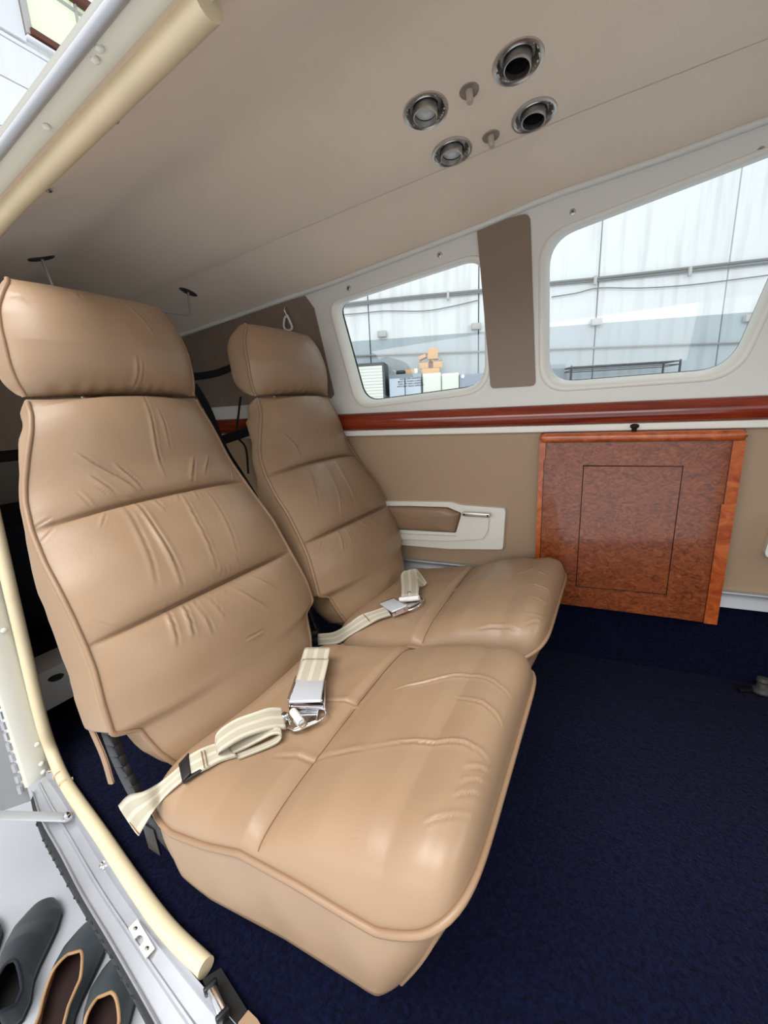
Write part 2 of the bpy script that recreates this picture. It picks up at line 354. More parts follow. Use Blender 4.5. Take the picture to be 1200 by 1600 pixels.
# the long lip where window panel and cove panel meet
tube('cant_lip', [(x, wall_y(x)-.004, cant(x)-.004) for x in np.linspace(-2, 1.5, 60)], .0075, M['cream'], panel, 8)
def reveal(loop, name, n, seal):
    """moulded window surround: rolls outboard from the panel to the pane, then a black seal, then the pane"""
    L = np.array(loop); c = L.mean(0); wn = None
    def off(k, f): return (c+(L-c)*f)
    g = G(); prof = [(1.055, 0.0), (1.045, -.0035), (1.01, -.004), (.99, 0.0), (.972, .012), (.962, .034)]
    R = []
    for f, d in prof: R.append([wmap(p[0], p[1]+max(0, d)*.25, d) for p in off(0, f)])
    m = len(L); V = [p for r in R for p in r]; F = [(i*m+k, i*m+(k+1) % m, (i+1)*m+(k+1) % m, (i+1)*m+k) for i in range(len(R)-1) for k in range(m)]
    win = empty(name, wmap(c[0], c[1], 0)); tagit(win, kind='structure')
    mk('window_surround', V, F, M['white'], win)
    P = [wmap(p[0], p[1]+.012, .044) for p in off(0, .990)]; P.append(P[0])
    tube('window_seal', P, .0045, M['rubber'], win, 6)
    V = [wmap(p[0], p[1]+.009, .037) for p in off(0, .975)]; mk('pane', V+[tuple(np.array(v)+(0, .003, 0)) for v in V], [tuple(range(m)), tuple(range(2*m-1, m-1, -1))], M['glass'], win, False)
    # outer frame ring in the fuselage skin
    V = [wmap(p[0], p[1]+.013, .048) for p in off(0, .995)]+[wmap(p[0], p[1], .045) for p in off(0, 1.2)]
    mk('outer_frame', V, [(k, (k+1) % m, m+(k+1) % m, m+k) for k in range(m)], M['skin'], win)
    return win
win1 = reveal(W1, 'window_1', 1, 1); win2 = reveal(W2, 'window_2', 2, 1); win3 = reveal(W3, 'window_3', 3, 1)
# placard lettering on the aft pane
fc = []
for i, (t, uu, vv) in enumerate([('SHOULDER HARNESS', 640.5, 592.8), ('MUST BE WORN DURING', 641, 596.8), ('TAKE OFF AND LANDING', 641, 600.5), ('WITH SEAT BACK UPRIGHT', 641, 604.2)]):
    cu = bpy.data.curves.new('placard_lettering', 'FONT'); cu.body = t; cu.size = .0068; cu.align_x = 'CENTER'; cu.extrude = .0002; cu.offset = .00012
    p = wallp(uu, vv, -.034)
    tmp = bpy.data.objects.new('placard_lettering', cu); COL.objects.link(tmp)
    dg = bpy.context.evaluated_depsgraph_get(); me = bpy.data.meshes.new_from_object(tmp.evaluated_get(dg)); bpy.data.objects.remove(tmp)
    me.materials.append(M['black']); o = bpy.data.objects.new('placard_lettering', me); COL.objects.link(o)
    a = math.atan(TAP)
    mw = Matrix.Translation(Vector([float(q) for q in p])) @ Matrix.Rotation(a, 4, 'Z') @ Matrix.Rotation(math.pi/2, 4, 'X')
    me.transform(mw); attach(o, win1)
# vinyl covers on the window posts, each slightly proud of the panel
def pad(name, P, r, m, parent, d=-.004, bev=.0025):
    return plate(name, rpoly(P, r, 5), [], wmap, d, .002, m, parent, edge=bev)
pad('pillar_cover', [(-.345, .424), (-.306, .033), (-.192, .033), (-.219, .432)], [.006, .012, .012, .02], M['brownvinyl'], panel)
pad('pillar_cover', [(.375, .50), (.288, .040), (.42, .034), (.48, .51)], [.006, .02, .012, .02], M['brownvinyl'], panel)
qx = list(np.linspace(-1.95, -.90, 12))
Q = [(-.90, cant(-.90)-.012), (-.862, cant(-.86)-.014), (-.835, .30), (-.787, .045)]+[(-.80, .032), (-1.95, .02)]+[(x, cant(x)-.012) for x in qx]
plate('quarter_cover', Q, [], wmap, -.004, .002, M['head_dark'], panel, edge=.002)
for (u, v) in [(545, 450), (687, 398), (895, 331), (1189, 235)]:
    p = wallp(u, v, .0); sc = empty('screw', p); bpy.data.objects.remove(sc)
    g = G().add(*latheg([(.0068, 0), (.0068, .0012), (.0045, .0022), (.0, .0024)], p, (0, -1, 0), 16)); s_ = g.build('screw', M['steel'], panel)
    g = G()
    for a in (.7, .7+math.pi/2): g.add(*cubeg(p+np.array([0, -.0026, 0]), (.006, .0008, .0012), [(math.cos(a), 0, math.sin(a)), (0, 1, 0), (-math.sin(a), 0, math.cos(a))]))
    g.build('screw_slot', M['pit'], s_)
# cherry rail: a shallow convex moulding
def sweep(name, prof, x0, x1, m, parent=None, n=60, kind='structure'):
    rows = [[wmap(x, z, d) for z, d in prof] for x in np.linspace(x0, x1, n)]
    V, F = loft(rows); k = len(prof); F += [tuple(range(k))[::-1], tuple(range((n-1)*k, n*k))]
    o = mk(name, V, F, m, parent, True, None, 50)
    if kind and parent is None: tagit(o, kind=kind)
    return o
pr = [(-.0165, .004), (-.0165, -.002)]+[(-.0165-.0515*t, -.006-.014*math.sin(math.pi*t)**.7-.004*t) for t in np.linspace(.02, .98, 14)]+[(-.068, -.002), (-.068, .004)]
sweep('trim_1', pr, -2.0, 1.5, M['cherry'])
sweep('trim_2', [(-.068, .004), (-.0685, -.014), (-.070, -.016), (-.084, -.016), (-.0865, -.013), (-.087, .004)], -2.0, 1.5, M['white'])
low = sweep('wall_port', [(-.084, .0), (-.2, -.001), (-.34, -.001), (-.49, .0), (-.49, .02), (-.084, .02)], -2.0, 1.5, M['wallcloth'], n=40)
sweep('baseboard_port', [(-.478, .0), (-.4785, -.016), (-.4815, -.017), (-.4835, -.006), (-.490, -.004), (-.500, -.006), (-.512, -.016), (-.518, -.018), (-.522, -.010), (-.522, .004)], -1.0, 1.5, M['alu_rough'])
# ---------------------------------------------------------------- carpet floor with real pile relief
rng = np.random.default_rng(3)
def carpet_patch(name, P, Ux, Uy, nx, ny, amp, parent=None):
    H = rng.random((nx+1, ny+1))*amp
    N = np.cross(Ux, Uy); N /= np.linalg.norm(N); V = []
    jx = (rng.random((nx+1, ny+1))-.5)*.6; jy = (rng.random((nx+1, ny+1))-.5)*.6
    for i in range(nx+1):
        for j in range(ny+1):
            V.append(P+Ux*((i+jx[i, j])/nx)+Uy*((j+jy[i, j])/ny)+N*H[i, j])
    n = ny+1; F = [(i*n+j, (i+1)*n+j, (i+1)*n+j+1, i*n+j+1) for i in range(nx) for j in range(ny)]
    return mk(name, V, F, M['carpet'], parent, True)
V3 = lambda *a: np.array(a, float)
def carpet_floor(nx, ny, amp):
    H = rng.random((nx+1, ny+1))*amp; J = (rng.random((2, nx+1, ny+1))-.5)*.6; V = []
    for i in range(nx+1):
        for j in range(ny+1):
            x = -1.14+2.0*(i+J[0, i, j]*(0 < i < nx))/nx; y0 = .303-.18*(x+.97); y1 = wall_y(x)+.006
            V.append((x, y0+(y1-y0)*(j+J[1, i, j]*(0 < j < ny))/ny, FZ-.004+H[i, j]))
    n = ny+1; return mk('floor', V, [(i*n+j, (i+1)*n+j, (i+1)*n+j+1, i*n+j+1) for i in range(nx) for j in range(ny)], M['carpet'])
fl = carpet_floor(440, 240, .0032); tagit(fl, kind='structure')
fl2 = G().add([(.86, .10, FZ), (1.7, .10, FZ), (1.7, 1.3, FZ), (.86, 1.3, FZ)], [(0, 1, 2, 3)]).add([(-2.1, .3, FZ-.004), (-1.1, .2, FZ-.004), (-1.1, 1.2, FZ-.004), (-2.1, 1.1, FZ-.004)], [(0, 1, 2, 3)])
fl2.build('floor_edge', M['carpet'], fl, False)
rows = [[wmap(x, z, -.004+.003*math.sin(x*40+z*13)*.3) for z in np.linspace(-.515, FZ-.004, 12)] for x in np.linspace(-1.14, 1.5, 60)]
kk = G().add(*loft(rows)).build('baseboard_port', M['carpet']); tagit(kk, kind='structure')
# aft spar cover with its grommet, the baggage step behind it
b = box('trim_3', (-1.19, .72, -.615), (.10, .80, .10), M['greybox'], bev=.006); tagit(b, kind='structure')
gp = at(88, 1060, 2, -.563)
lathe('grommet', [(.013, 0), (.015, .003), (.011, .004), (.008, .001), (.0, .001)], gp, (0, 0, 1), M['rubber'], b, 20)
bf = box('floor', (-1.6, .72, -.64), (.9, .90, .06), M['carpet'], bev=.004); tagit(bf, kind='structure')
V = []
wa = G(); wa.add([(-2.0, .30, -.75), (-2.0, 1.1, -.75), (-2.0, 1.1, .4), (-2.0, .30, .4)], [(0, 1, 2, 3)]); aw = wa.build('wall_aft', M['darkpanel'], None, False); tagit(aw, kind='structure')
box('panel_board', (-1.985, .70, .05), (.02, .74, .28), M['head'], aw, bev=.004)
box('panel_board', (-1.985, .70, -.24), (.02, .74, .22), M['greybox'], aw, bev=.004)
# starboard wall: aft of the door and forward of it
JX = -1.03
def stbd_y(x, z):
    ys, zs = tube_yz(x); yb = .30-.12*(x+.97)          # sill line
    t = min(max((z-FZ)/(zs-FZ), 0), 1); return yb+(ys-yb)*t-.008*math.sin(math.pi*t)
rows = [[(x, stbd_y(x, z)-.02, z) for z in np.linspace(FZ, tube_yz(x)[1], 14)] for x in np.linspace(-2.1, JX-.06, 12)]
ws = G().add(*loft(rows)).build('wall_starboard', M['greybox']); tagit(ws, kind='structure')
rows = [[(x, stbd_y(x, z)-.02, z) for z in np.linspace(FZ, -.05, 14)] for x in np.linspace(.62, 1.7, 12)]
ws2 = G().add(*loft(rows)).build('wall_starboard', M['wallcloth']); tagit(ws2, kind='structure')
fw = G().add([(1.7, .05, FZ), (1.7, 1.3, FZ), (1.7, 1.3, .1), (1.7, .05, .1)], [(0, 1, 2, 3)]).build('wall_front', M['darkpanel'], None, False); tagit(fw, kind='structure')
# ================================================================ DOOR OPENING
def yz(x): return tube_yz(x)
head_path = [(x, yz(x)[0]+.002, yz(x)[1]-.006) for x in (-.316, -.40, -.50, -.62, -.74, -.86, -.95)]
jamb_path = [(-1.012, .352, .262), (-1.022, .338, .16)]+[tuple(at(u, v, 0, -1.005)) for u, v in [(7, 880), (22, 945), (35, 1000), (50, 1065), (66, 1130), (80, 1172)]]
sill_path = [tuple(at(u, v, 2, FZ+.012)) for u, v in [(98, 1215), (120, 1250), (157, 1303), (210, 1382), (262, 1452), (322, 1512)]]
door = empty('door_1', (-.6, .26, FZ)); tagit(door, kind='structure')
full = smoothpath(head_path+jamb_path+sill_path, 8)
rr = np.interp(np.arange(len(full)), [0, 50, 70, 110, len(full)], [.0138, .0130, .0112, .0112, .0124])
tube('edge_roll', full, rr, M['tubeleather'], door, 16)
# folded creases where the roll turns at the lower corner
for (u, v) in [(86, 1200), (94, 1211), (103, 1222)]:
    c = at(u, v, 2, FZ+.016); T = np.array([.35, -.15, -.9]) if v < 1205 else np.array([.9, -.3, -.2])
    a = np.array(T)/np.linalg.norm(T); e = np.cross(a, (0, 0, 1)); e /= np.linalg.norm(e); f = np.cross(a, e)
    tube('crease', [c+.0116*(math.cos(t)*e+math.sin(t)*f) for t in np.linspace(-.5*math.pi, 1.1*math.pi, 16)], .0012, M['tubeleather'], door, 5)
# head flange with rivets and the rolled metal lip
rows = []
for x in np.linspace(-1.05, 1.6, 60):
    y, z = yz(x); rows.append([(x, y+.006, z-.004), (x, y-.008, z+.000), (x, y-.020, z+.002), (x, y-.032, z+.001), (x, y-.036, z+.006), (x, y-.044, z+.010)])
V, F = loft(rows); mk('head_flange', V, F, M['paint'], door)
tube('metal_lip', [(x, yz(x)[0]-.037, yz(x)[1]+.003) for x in np.linspace(-1.05, 1.6, 50)], .0055, M['alu_rough'], door, 12)
for (u, v) in [(155, 74), (148, 92), (72, 197)]:
    d = ray(u, v); P = None
    for t in np.linspace(.2, 1.2, 2000):
        q = d*t
        if q[2] >= yz(q[0])[1]+.001: P = q; break
    lathe('rivet', [(.0042, 0), (.0038, .0022), (.002, .0036), (0, .004)], P, (0, -.1, -1), M['paint'], door, 14)
# dimpled screws through the headliner beside the roll
for (u, v) in [(330, 35), (178, 186), (75, 296)]:
    d = ray(u, v); P = None
    for t in np.linspace(.2, 2.0, 4000):
        q = d*t
        if q[2] >= ceil_z(q[0], q[1]): P = q; break
    lathe('headliner_screw', [(.006, 0), (.005, .0018), (.0025, .0022), (.0018, .0008), (0, .0006)], P, (0, -.2, -1), M['steel'], ceiling, 12)
# jamb flange
jz = np.linspace(FZ-.01, .27, 30); rows = []
for z in jz:
    y0 = .298+.045*max(0, (z-0)/.27); rows.append([(-1.03, y0+.02, z), (-1.022, y0+.004, z), (-1.018, y0-.004, z), (-1.018, y0-.040, z), (-1.022, y0-.046, z), (-1.045, y0-.048, z), (-1.10, y0-.046, z)])
V, F = loft(rows); jb = mk('jamb_flange', V, F, M['paint'], door)
for (u, v) in [(6, 985), (58, 1163), (65, 1193), (68, 1206)]:
    lathe('rivet', [(.0055, 0), (.005, .002), (.003, .0036), (0, .004)], at(u, v, 0, -1.017), (1, 0, 0), M['paint'], jb, 14)
# sill tray (aluminium)
si = [at(u, v, 2, FZ) for u, v in [(72, 1212), (95, 1243), (130, 1300), (182, 1382), (240, 1462), (300, 1538), (352, 1600), (420, 1680)]]
so = [at(u, v, 2, FZ-.010) for u, v in [(50, 1238), (64, 1280), (92, 1330), (126, 1395), (168, 1465), (218, 1552), (262, 1630), (330, 1740)]]
si = smoothpath(si, 5); so = smoothpath(so, 5)
prof = [(-.10, .010), (0, .004), (.06, -.001), (.40, -.001), (.46, .0035), (.52, .0035), (.56, -.002), (.93, -.003), (.965, .003), (1.0, .004), (1.01, -.006), (1.012, -.02)]
rows = [[a*(1-t)+b*t+np.array([0, 0, h]) for t, h in prof] for a, b in zip(si, so)]
V, F = loft(rows); sill = mk('sill_tray', V, F, M['alu'], door, True, None, 40)
# rubber seal and fuselage skin below the sill
rows = []
for a, b in zip(si, so):
    o = (b-a); o /= np.linalg.norm(o); rows.append([b+np.array([0, 0, -.006])-o*.002, b+o*.006+np.array([0, 0, -.012]), b+o*.008+np.array([0, 0, -.03]), b+o*.002+np.array([0, 0, -.045])])
mk('seal_strip', *loft(rows), M['rubber'], door)
rows = []
for a, b in zip(si, so):
    o = (b-a); o /= np.linalg.norm(o); rows.append([b-o*.004+np.array([0, 0, -.02]), b-o*.006+np.array([0, 0, -.07]), b-o*.02+np.array([0, 0, -.13]), b-o*.08+np.array([0, 0, -.19]), b-o*.30+np.array([0, 0, -.22])])
mk('lower_skin', *loft(rows), M['greypaint'], door)
k = 0
for i in range(3, len(so)-1, 1):
    for f in (0, .5):
        a = so[i]*(1-f)+so[i+1]*f; o = so[i]-si[i]; o /= np.linalg.norm(o)
        if i > 24 or rng.random() < .25: continue
        lathe('seal_bump', [(.0026, -.002), (.0026, .002), (.0018, .003), (0, .0034)], a+o*.006+np.array([0, 0, -.016-.010*(k % 2)]), o, M['rubber'], door, 8); k += 1
lathe('sill_screw', [(.007, 0), (.007, .003), (.005, .005), (.002, .0035), (0, .0035)], at(163, 1352, 2, FZ+.0005), (0, 0, 1), M['chrome'], door, 18)
# striker plate (a slotted flat plate, open notch on its near side)
A0, A1, A2, A3 = [at(u, v, 2, FZ+.001) for u, v in [(215, 1438), (242, 1483), (230, 1498), (201, 1452)]]
ex = A1-A0; ey = A3-A0
def sp(a, b, h): return A0+ex*a+ey*b+np.array([0, 0, h])
out = [(0, 0), (1, 0), (1, 1), (.64, 1)]+[(.5+.14*math.cos(t), .62-.30*math.sin(t)) for t in np.linspace(0, math.pi, 9)]+[(.36, 1), (0, 1)]
holes = [[(cx+.07*math.cos(t), .5+.22*math.sin(t)) for t in np.linspace(0, 2*math.pi, 13)[:-1]] for cx in (.16, .84)]
plate('striker_plate', out, holes, sp, .0025, 0, M['paint'], door)
for cx in (.16, .84): lathe('striker_screw', [(.0035, 0), (.003, .0016), (0, .002)], sp(cx, .5, 0), (0, 0, 1), M['chrome'], door, 10)
# aft door panel, seen edge-on past the jamb, with its piano hinge and the folding stay
for i in range(9):
    t = i/8; p = at(2+34*t, 1096+132*t, 0, -1.03)
    G().add(*tubeg([p+np.array([.004, -.006, .0085]), p+np.array([.004, -.006, -.0085])], .0052, 10)).build('hinge_knuckle', M['alu'] if i % 2 else M['alu_rough'], door)
rows = []
for y, x in [(.257, -1.03), (.16, -1.10), (.05, -1.16), (-.12, -1.22), (-.32, -1.24)]:
    rows.append([(x, y, z) for z in (-.772, -.755, -.70, -.4, .0, .16, .20)])
dl = G().add(*loft(rows)).add(*[(lambda vf: ([(a-.03, b, c) for a, b, c in vf[0]], vf[1]))(loft(rows))][0]).build('door_leaf', M['greypaint'], door)
s0 = at(105, 1277, 2, FZ+.010); s1 = at(-60, 1272, 2, FZ+.004)
dv = s1-s0; L_ = np.linalg.norm(dv); dv /= L_; nn = np.cross(dv, (0, 0, 1)); nn /= np.linalg.norm(nn)
G().add(*cubeg((s0+s1)/2, (L_, .018, .003), [dv, nn, np.cross(dv, nn)], .001)).add(*latheg([(.009, -.0015), (.009, .0015)], s0, (0, 0, 1), 20)).build('door_stay', M['alu_rough'], door)
lathe('stay_bolt', [(.0085, 0), (.0085, .002), (.0055, .002), (.0055, .006), (.003, .008), (0, .008)], s0+np.array([0, 0, .0015]), (0, 0, 1), M['chrome'], door, 18)
# forward of the roll: black latch recess, bright striker bar, edge of the front door's leather
rc = [at(u, v, 2, FZ+.010) for u, v in [(316, 1530), (345, 1512), (400, 1600), (365, 1640)]]
g = G(); g.add([p for p in rc]+[p-np.array([0, 0, .02]) for p in rc], [(0, 1, 2, 3), (0, 1, 5, 4), (1, 2, 6, 5), (2, 3, 7, 6), (3, 0, 4, 7)]); g.build('latch_recess', M['pit'], door, False)
b0, b1 = at(329, 1542, 2, FZ+.022), at(349, 1588, 2, FZ+.022)
d_ = b1-b0; l_ = np.linalg.norm(d_); d_ /= l_; n_ = np.cross(d_, (0, 0, 1))
G().add(*cubeg((b0+b1)/2, (l_, .012, .010), [d_, n_, (0, 0, 1)], .003)).build('latch_bar', M['chrome'], door)
for f in (.02, .98): G().add(*cubeg(b0*(1-f)+b1*f, (.006, .017, .014), [d_, n_, (0, 0, 1)], .002)).build('latch_end', M['black'], door)
pp = [at(u, v, 2, FZ+.02) for u, v in [(372, 1598), (388, 1578), (402, 1592), (430, 1640), (390, 1680)]]
g = G(); g.add([p for p in pp]+[p-np.array([0, 0, .03]) for p in pp], [(0, 1, 2, 3, 4)]+[(i, (i+1) % 5, 5+(i+1) % 5, 5+i) for i in range(5)]); g.build('leather_corner', M['leather'], door, False)
# ================================================================ SEATS
BP = [(-.545, -.530, .150), (-.552, -.505, .166), (-.560, -.480, .178), (-.572, -.452, .186), (-.5765, -.434, .190), (-.580, -.422, .222), (-.591, -.376, .220), (-.607, -.333, .2135), (-.622, -.304, .211), (-.642, -.266, .209), (-.663, -.229, .208),
      (-.693, -.193, .2055), (-.723, -.148, .200), (-.744, -.109, .191), (-.751, -.083, .183), (-.755, -.045, .170), (-.759, -.009, .156), (-.767, .015, .148), (-.778, .036, .146)]
BP = np.array(BP); BZ = BP[:, 1]
def sstep(t): t = np.clip(t, 0, 1); return t*t*(3-2*t)
def backX(z): return np.interp(z, BZ, BP[:, 0])
def backW(z): return np.interp(z, BZ, BP[:, 2])
def smoothprof(zz, f, k=9):
    a = np.array([f(z) for z in zz]); b = a.copy(); h = k//2
    for i in range(len(a)): b[i] = a[max(0, i-h):i+h+1].mean()
    return b
ZS = np.concatenate([np.linspace(-.530, -.42, 50), np.linspace(-.4185, .036, 250)])
XSm = smoothprof(ZS, backX, 15); WSm = smoothprof(ZS, backW, 5)
TX = np.gradient(XSm, ZS); NRM = np.stack([np.ones_like(TX), np.zeros_like(TX), -TX], 1); NRM /= np.linalg.norm(NRM, axis=1)[:, None]
SA, SB = -.149, -.304
def puff(z):
    """how far each stitched section swells, with the two cross seams pulled in"""
    e = np.where(z > SA, (z-SA)/(.036-SA), np.where(z > SB, (z-SB)/(SA-SB), (z+.530)/(SB+.530)))
    s = 1-np.abs(2*np.clip(e, 0, 1)-1)**4.5; base = np.where(z > SA, .030, np.where(z > SB, .034, .034))
    low = np.where(z < SB, sstep((z+.530)/.03)*.0+1, 1)
    d = .012+base*.70*np.clip(s, 0, 1)**.52
    return d*low-.009*np.exp(-((z-SA)/.0022)**2)-.009*np.exp(-((z-SB)/.0022)**2)
def segdist(Y, Z, a, b):
    ax, az = a; bx, bz = b; dx, dz = bx-ax, bz-az; L = math.hypot(dx, dz)+1e-9; t = ((Y-ax)*dx+(Z-az)*dz)/L/L
    tc = np.clip(t, 0, 1); d = ((Y-ax)*dz-(Z-az)*dx)/L; over = np.maximum(0, np.maximum(-t, t-1))*L
    return d, over, tc
def crinkle(Y, Z, wr):
    """leather creases: each is a polyline with a fine groove and a soft ridge beside it"""
    D = np.zeros_like(Y); F_ = Y.ravel(); H_ = Z.ravel(); out = np.zeros_like(F_)
    for P, wd, amp in wr:
        P = np.array(P); m = wd*6; sel = np.nonzero((F_ > P[:, 0].min()-m) & (F_ < P[:, 0].max()+m) & (H_ > P[:, 1].min()-m) & (H_ < P[:, 1].max()+m))[0]
        if not len(sel): continue
        y, z = F_[sel], H_[sel]; best = np.full(len(sel), 1e9); sd = np.zeros(len(sel)); gt = np.zeros(len(sel)); n = len(P)-1
        for k in range(n):
            d, ov, t = segdist(y, z, P[k], P[k+1]); tot = np.hypot(d, ov); b = tot < best
            best[b] = tot[b]; sd[b] = (np.sign(d)*tot)[b]; gt[b] = ((k+t)/n)[b]
        fade = np.sin(math.pi*np.clip(gt, .0, 1))**.7*np.where((gt <= 0) | (gt >= 1), np.exp(-(best/wd)**2), 1)
        out[sel] += amp*fade*(np.exp(-((sd-wd*.95)/wd)**2)*.9+.35*np.exp(-((sd+wd*.9)/wd)**2)-1.45*np.exp(-(sd/(wd*.40))**2))
    return D+out.reshape(Y.shape)
def gaussfield(Y, Z, seed, sc, n=26):
    r = np.random.default_rng(seed); D = np.zeros_like(Y)
    for _ in range(n):
        k = r.normal(size=2)*sc; D += np.sin(Y*k[0]+Z*k[1]+r.random()*6.28)
    return D/math.sqrt(n)
def seat_hit(u, v, yc):
    """where a line of sight meets the padded front of a backrest: (lateral offset, height)"""
    d = ray(u, v); t = .9
    for t in np.linspace(.5, 2.2, 1400):
        q = d*t
        if q[0] < backX(q[2])+.028: return (q[1]-yc, q[2])
    return (0, 0)
def head_hit(u, v, yc):
    d = ray(u, v)
    for t in np.linspace(.5, 2.2, 1400):
        q = d*t
        if q[0] < -.745-(q[2]-.04)*.05: return (q[1]-yc, q[2])
    return (0, 0)
def creases(lst, sx, ox, oy, hit, yc):
    out = []
    for P, wd, amp in lst:
        Q = np.array([hit(ox+x/sx, oy+y/sx, yc) for x, y in P])
        out.append((smoothpath(Q, 5) if len(Q) > 2 else Q, wd, amp))
    return out
def gathers(seed, n=26):
    """short fine pleats the two cross seams draw into the leather"""
    r = random.Random(seed); out = []
    for i in range(n):
        z0 = SA if i % 2 else SB; u = r.gauss(0, .09); s_ = r.choice((-1, 1)); L = r.uniform(.012, .045)
        out.append((np.array([(u, z0+s_*.004), (u*1.15+r.uniform(-.008, .008), z0+s_*L)]), r.uniform(.0018, .0032), r.uniform(.0006, .0015)))
    return out
def shell(Y0, rowsC, name, m, parent):
    V, F = loft(rowsC); n = len(rowsC[0]); R = len(rowsC)
    F = [(i*n+k, i*n+(k+1) % n, (i+1)*n+(k+1) % n, (i+1)*n+k) for i in range(R-1) for k in range(n)]
    c0 = np.mean(rowsC[0], 0); c1 = np.mean(rowsC[-1], 0); V = list(V)+[c0, c1]; a = len(V)-2
    F += [((k+1) % n, k, a) for k in range(n)]+[((R-1)*n+k, (R-1)*n+(k+1) % n, a+1) for k in range(n)]
    return mk(name, V, F, m, parent)
NU = 190; UU = np.sin(np.linspace(-math.pi/2, math.pi/2, NU)*.94)/math.sin(math.pi/2*.94)
def build_back(yc, wr, seed, parent):
    Zg, Ug = np.meshgrid(ZS, UU, indexing='ij'); Yg = Ug*WSm[:, None]
    E = (1-np.abs(Ug)**5)**.75; P = puff(Zg); P = P*(.55+.45*(1-Ug**2)) + .012*(1-Ug**2)
    # seams ease out just before the piping
    D = E*P+crinkle(Yg, Zg, wr)*E**.5+.0006*gaussfield(Yg, Zg, seed, 40)*E+.0011*gaussfield(Yg, Zg, seed+5, 14)*E
    endc = np.sqrt(np.clip(1-(1-np.clip((.036-Zg)/.016, 0, 1))**2, 0, 1))*np.sqrt(np.clip(1-(1-np.clip((Zg+.530)/.02, 0, 1))**2, 0, 1)); D *= endc
    rowsC = []; nb = 26
    for i in range(len(ZS)):
        th = .085 if ZS[i] > -.43 else .085*.5; th = float(np.interp(ZS[i], [-.530, -.44, -.42, -.30, -.20, -.14, -.07, -.01, .036], [.075, .095, .135, .145, .115, .05, .04, .075, .055])); 
        base = np.stack([np.full(NU, XSm[i]), yc+Yg[i], np.full(NU, ZS[i])], 1); fr = base+NRM[i]*D[i][:, None]
        row = list(fr)
        for k in range(1, nb):
            a = math.pi*k/nb; cy = math.cos(a); y = WSm[i]*(abs(cy)**.14)*math.copysign(1, cy)*(1+.045*math.sin(a)*abs(cy)); dd = -th*abs(math.sin(a))**.85
            row.append(np.array([XSm[i], yc+y, ZS[i]])+NRM[i]*dd*max(endc[i, 0], .25))
        rowsC.append(row)
    return shell(yc, rowsC, 'backrest', M['leather'], parent)
def back_pipe(yc, side, parent):
    P = [np.array([XSm[i], yc+side*WSm[i]*1.004, ZS[i]])+NRM[i]*.001 for i in range(0, len(ZS), 3)]
    tube('piping', smoothpath(P, 2), .0040, M['piping'], parent, 8)
HZ = np.linspace(.040, .213, 110)
def build_head(yc, wr, seed, parent):
    rowsC = []; nb = 26
    t = (HZ-HZ[0])/(HZ[-1]-HZ[0]); W = np.interp(HZ, [.040, .055, .085, .13, .165, .197, .213], [.143, .150, .153, .151, .144, .126, .112]); W = smoothprof(HZ, lambda z: float(np.interp(z, HZ, W)), 13)
    Zg, Ug = np.meshgrid(HZ, UU, indexing='ij'); Yg = Ug*W[:, None]
    X0 = np.interp(HZ, [.04, .12, .2, .213], [-.780, -.786, -.806, -.815])
    prof = np.clip(1-np.abs(2*t-1.0)**3.4, 0, 1)**.5
    E = (1-np.abs(Ug)**4.2)**.7; D = E*(.052*prof[:, None])*(.75+.25*(1-Ug**2))+crinkle(Yg, Zg, wr)*E*prof[:, None]
    gath = .0013*np.sin(Yg*230+2*gaussfield(Yg, Zg, seed, 30))*np.exp(-((Zg-.046)/.012)**2); D += gath*E
    D += (.0005*gaussfield(Yg, Zg, seed+1, 45)+.0012*gaussfield(Yg, Zg, seed+2, 16))*E*prof[:, None]
    for i in range(len(HZ)):
        e = prof[i]; base = np.stack([np.full(NU, X0[i]), yc+Yg[i], np.full(NU, HZ[i])], 1); base[:, 0] += D[i]; base[:, 2] -= .012*(1-e)*0
        row = list(base)
        for k in range(1, nb):
            a = math.pi*k/nb; cy = math.cos(a); y = W[i]*(abs(cy)**.16)*math.copysign(1, cy)*(1+.07*math.sin(a)*abs(cy)); row.append(np.array([X0[i]-.080*max(e, .0)*abs(math.sin(a))**.75, yc+y, HZ[i]]))
        rowsC.append(row)
    o = shell(yc, rowsC, 'headrest', M['leather'], parent)
    for s_ in (-1, 1):
        tube('piping', [np.array([X0[i]+.001, yc+s_*W[i]*1.006, HZ[i]]) for i in range(0, len(HZ), 3)], .0038, M['piping'], o, 8)
    return o
# cushion ------------------------------------------------------------
CXc, CA, CB = -.325, .238, .223    # centre x, half depth, half width
ZBX = [-.57, -.53, -.484, -.408, -.347, -.26, -.166, -.12, -.086]; ZBV = [-.535, -.537, -.539, -.517, -.492, -.484, -.482, -.463, -.440]
HXX = [-.57, -.50, -.42, -.345, -.326, -.30, -.25, -.19, -.13, -.10, -.08]; HXV = [.045, .054, .044, .032, .026, .040, .058, .072, .076, .070, .062]
def cush_z(X, Yl, n=8.0, wr=None, seed=0):
    xn = np.abs((X-CXc)/CA); yn = np.abs(Yl/CB); r = (xn**n+yn**n)**(1/n)
    base = np.interp(X, ZBX, ZBV); h = np.interp(X, HXX, HXV)
    # smooth the hinge at the cross seam
    E = np.clip(1-r**8, 0, 1)**.5
    crown = .012*(1-np.clip(yn, 0, 1)**2)
    base = base + (np.interp(X, ZBX, ZBV)*0)
    z = base*1.0+(h+crown)*E
    if wr is not None:
        z = z+crinkle(Yl, X, wr)*E**.7+(.0006*gaussfield(Yl, X, seed, 45)+.0016*gaussfield(Yl, X, seed+3, 15))*E
        z = z-.0030*np.exp(-((X+.326+.006*np.sin(Yl*9))/.0028)**2)*E
    return z
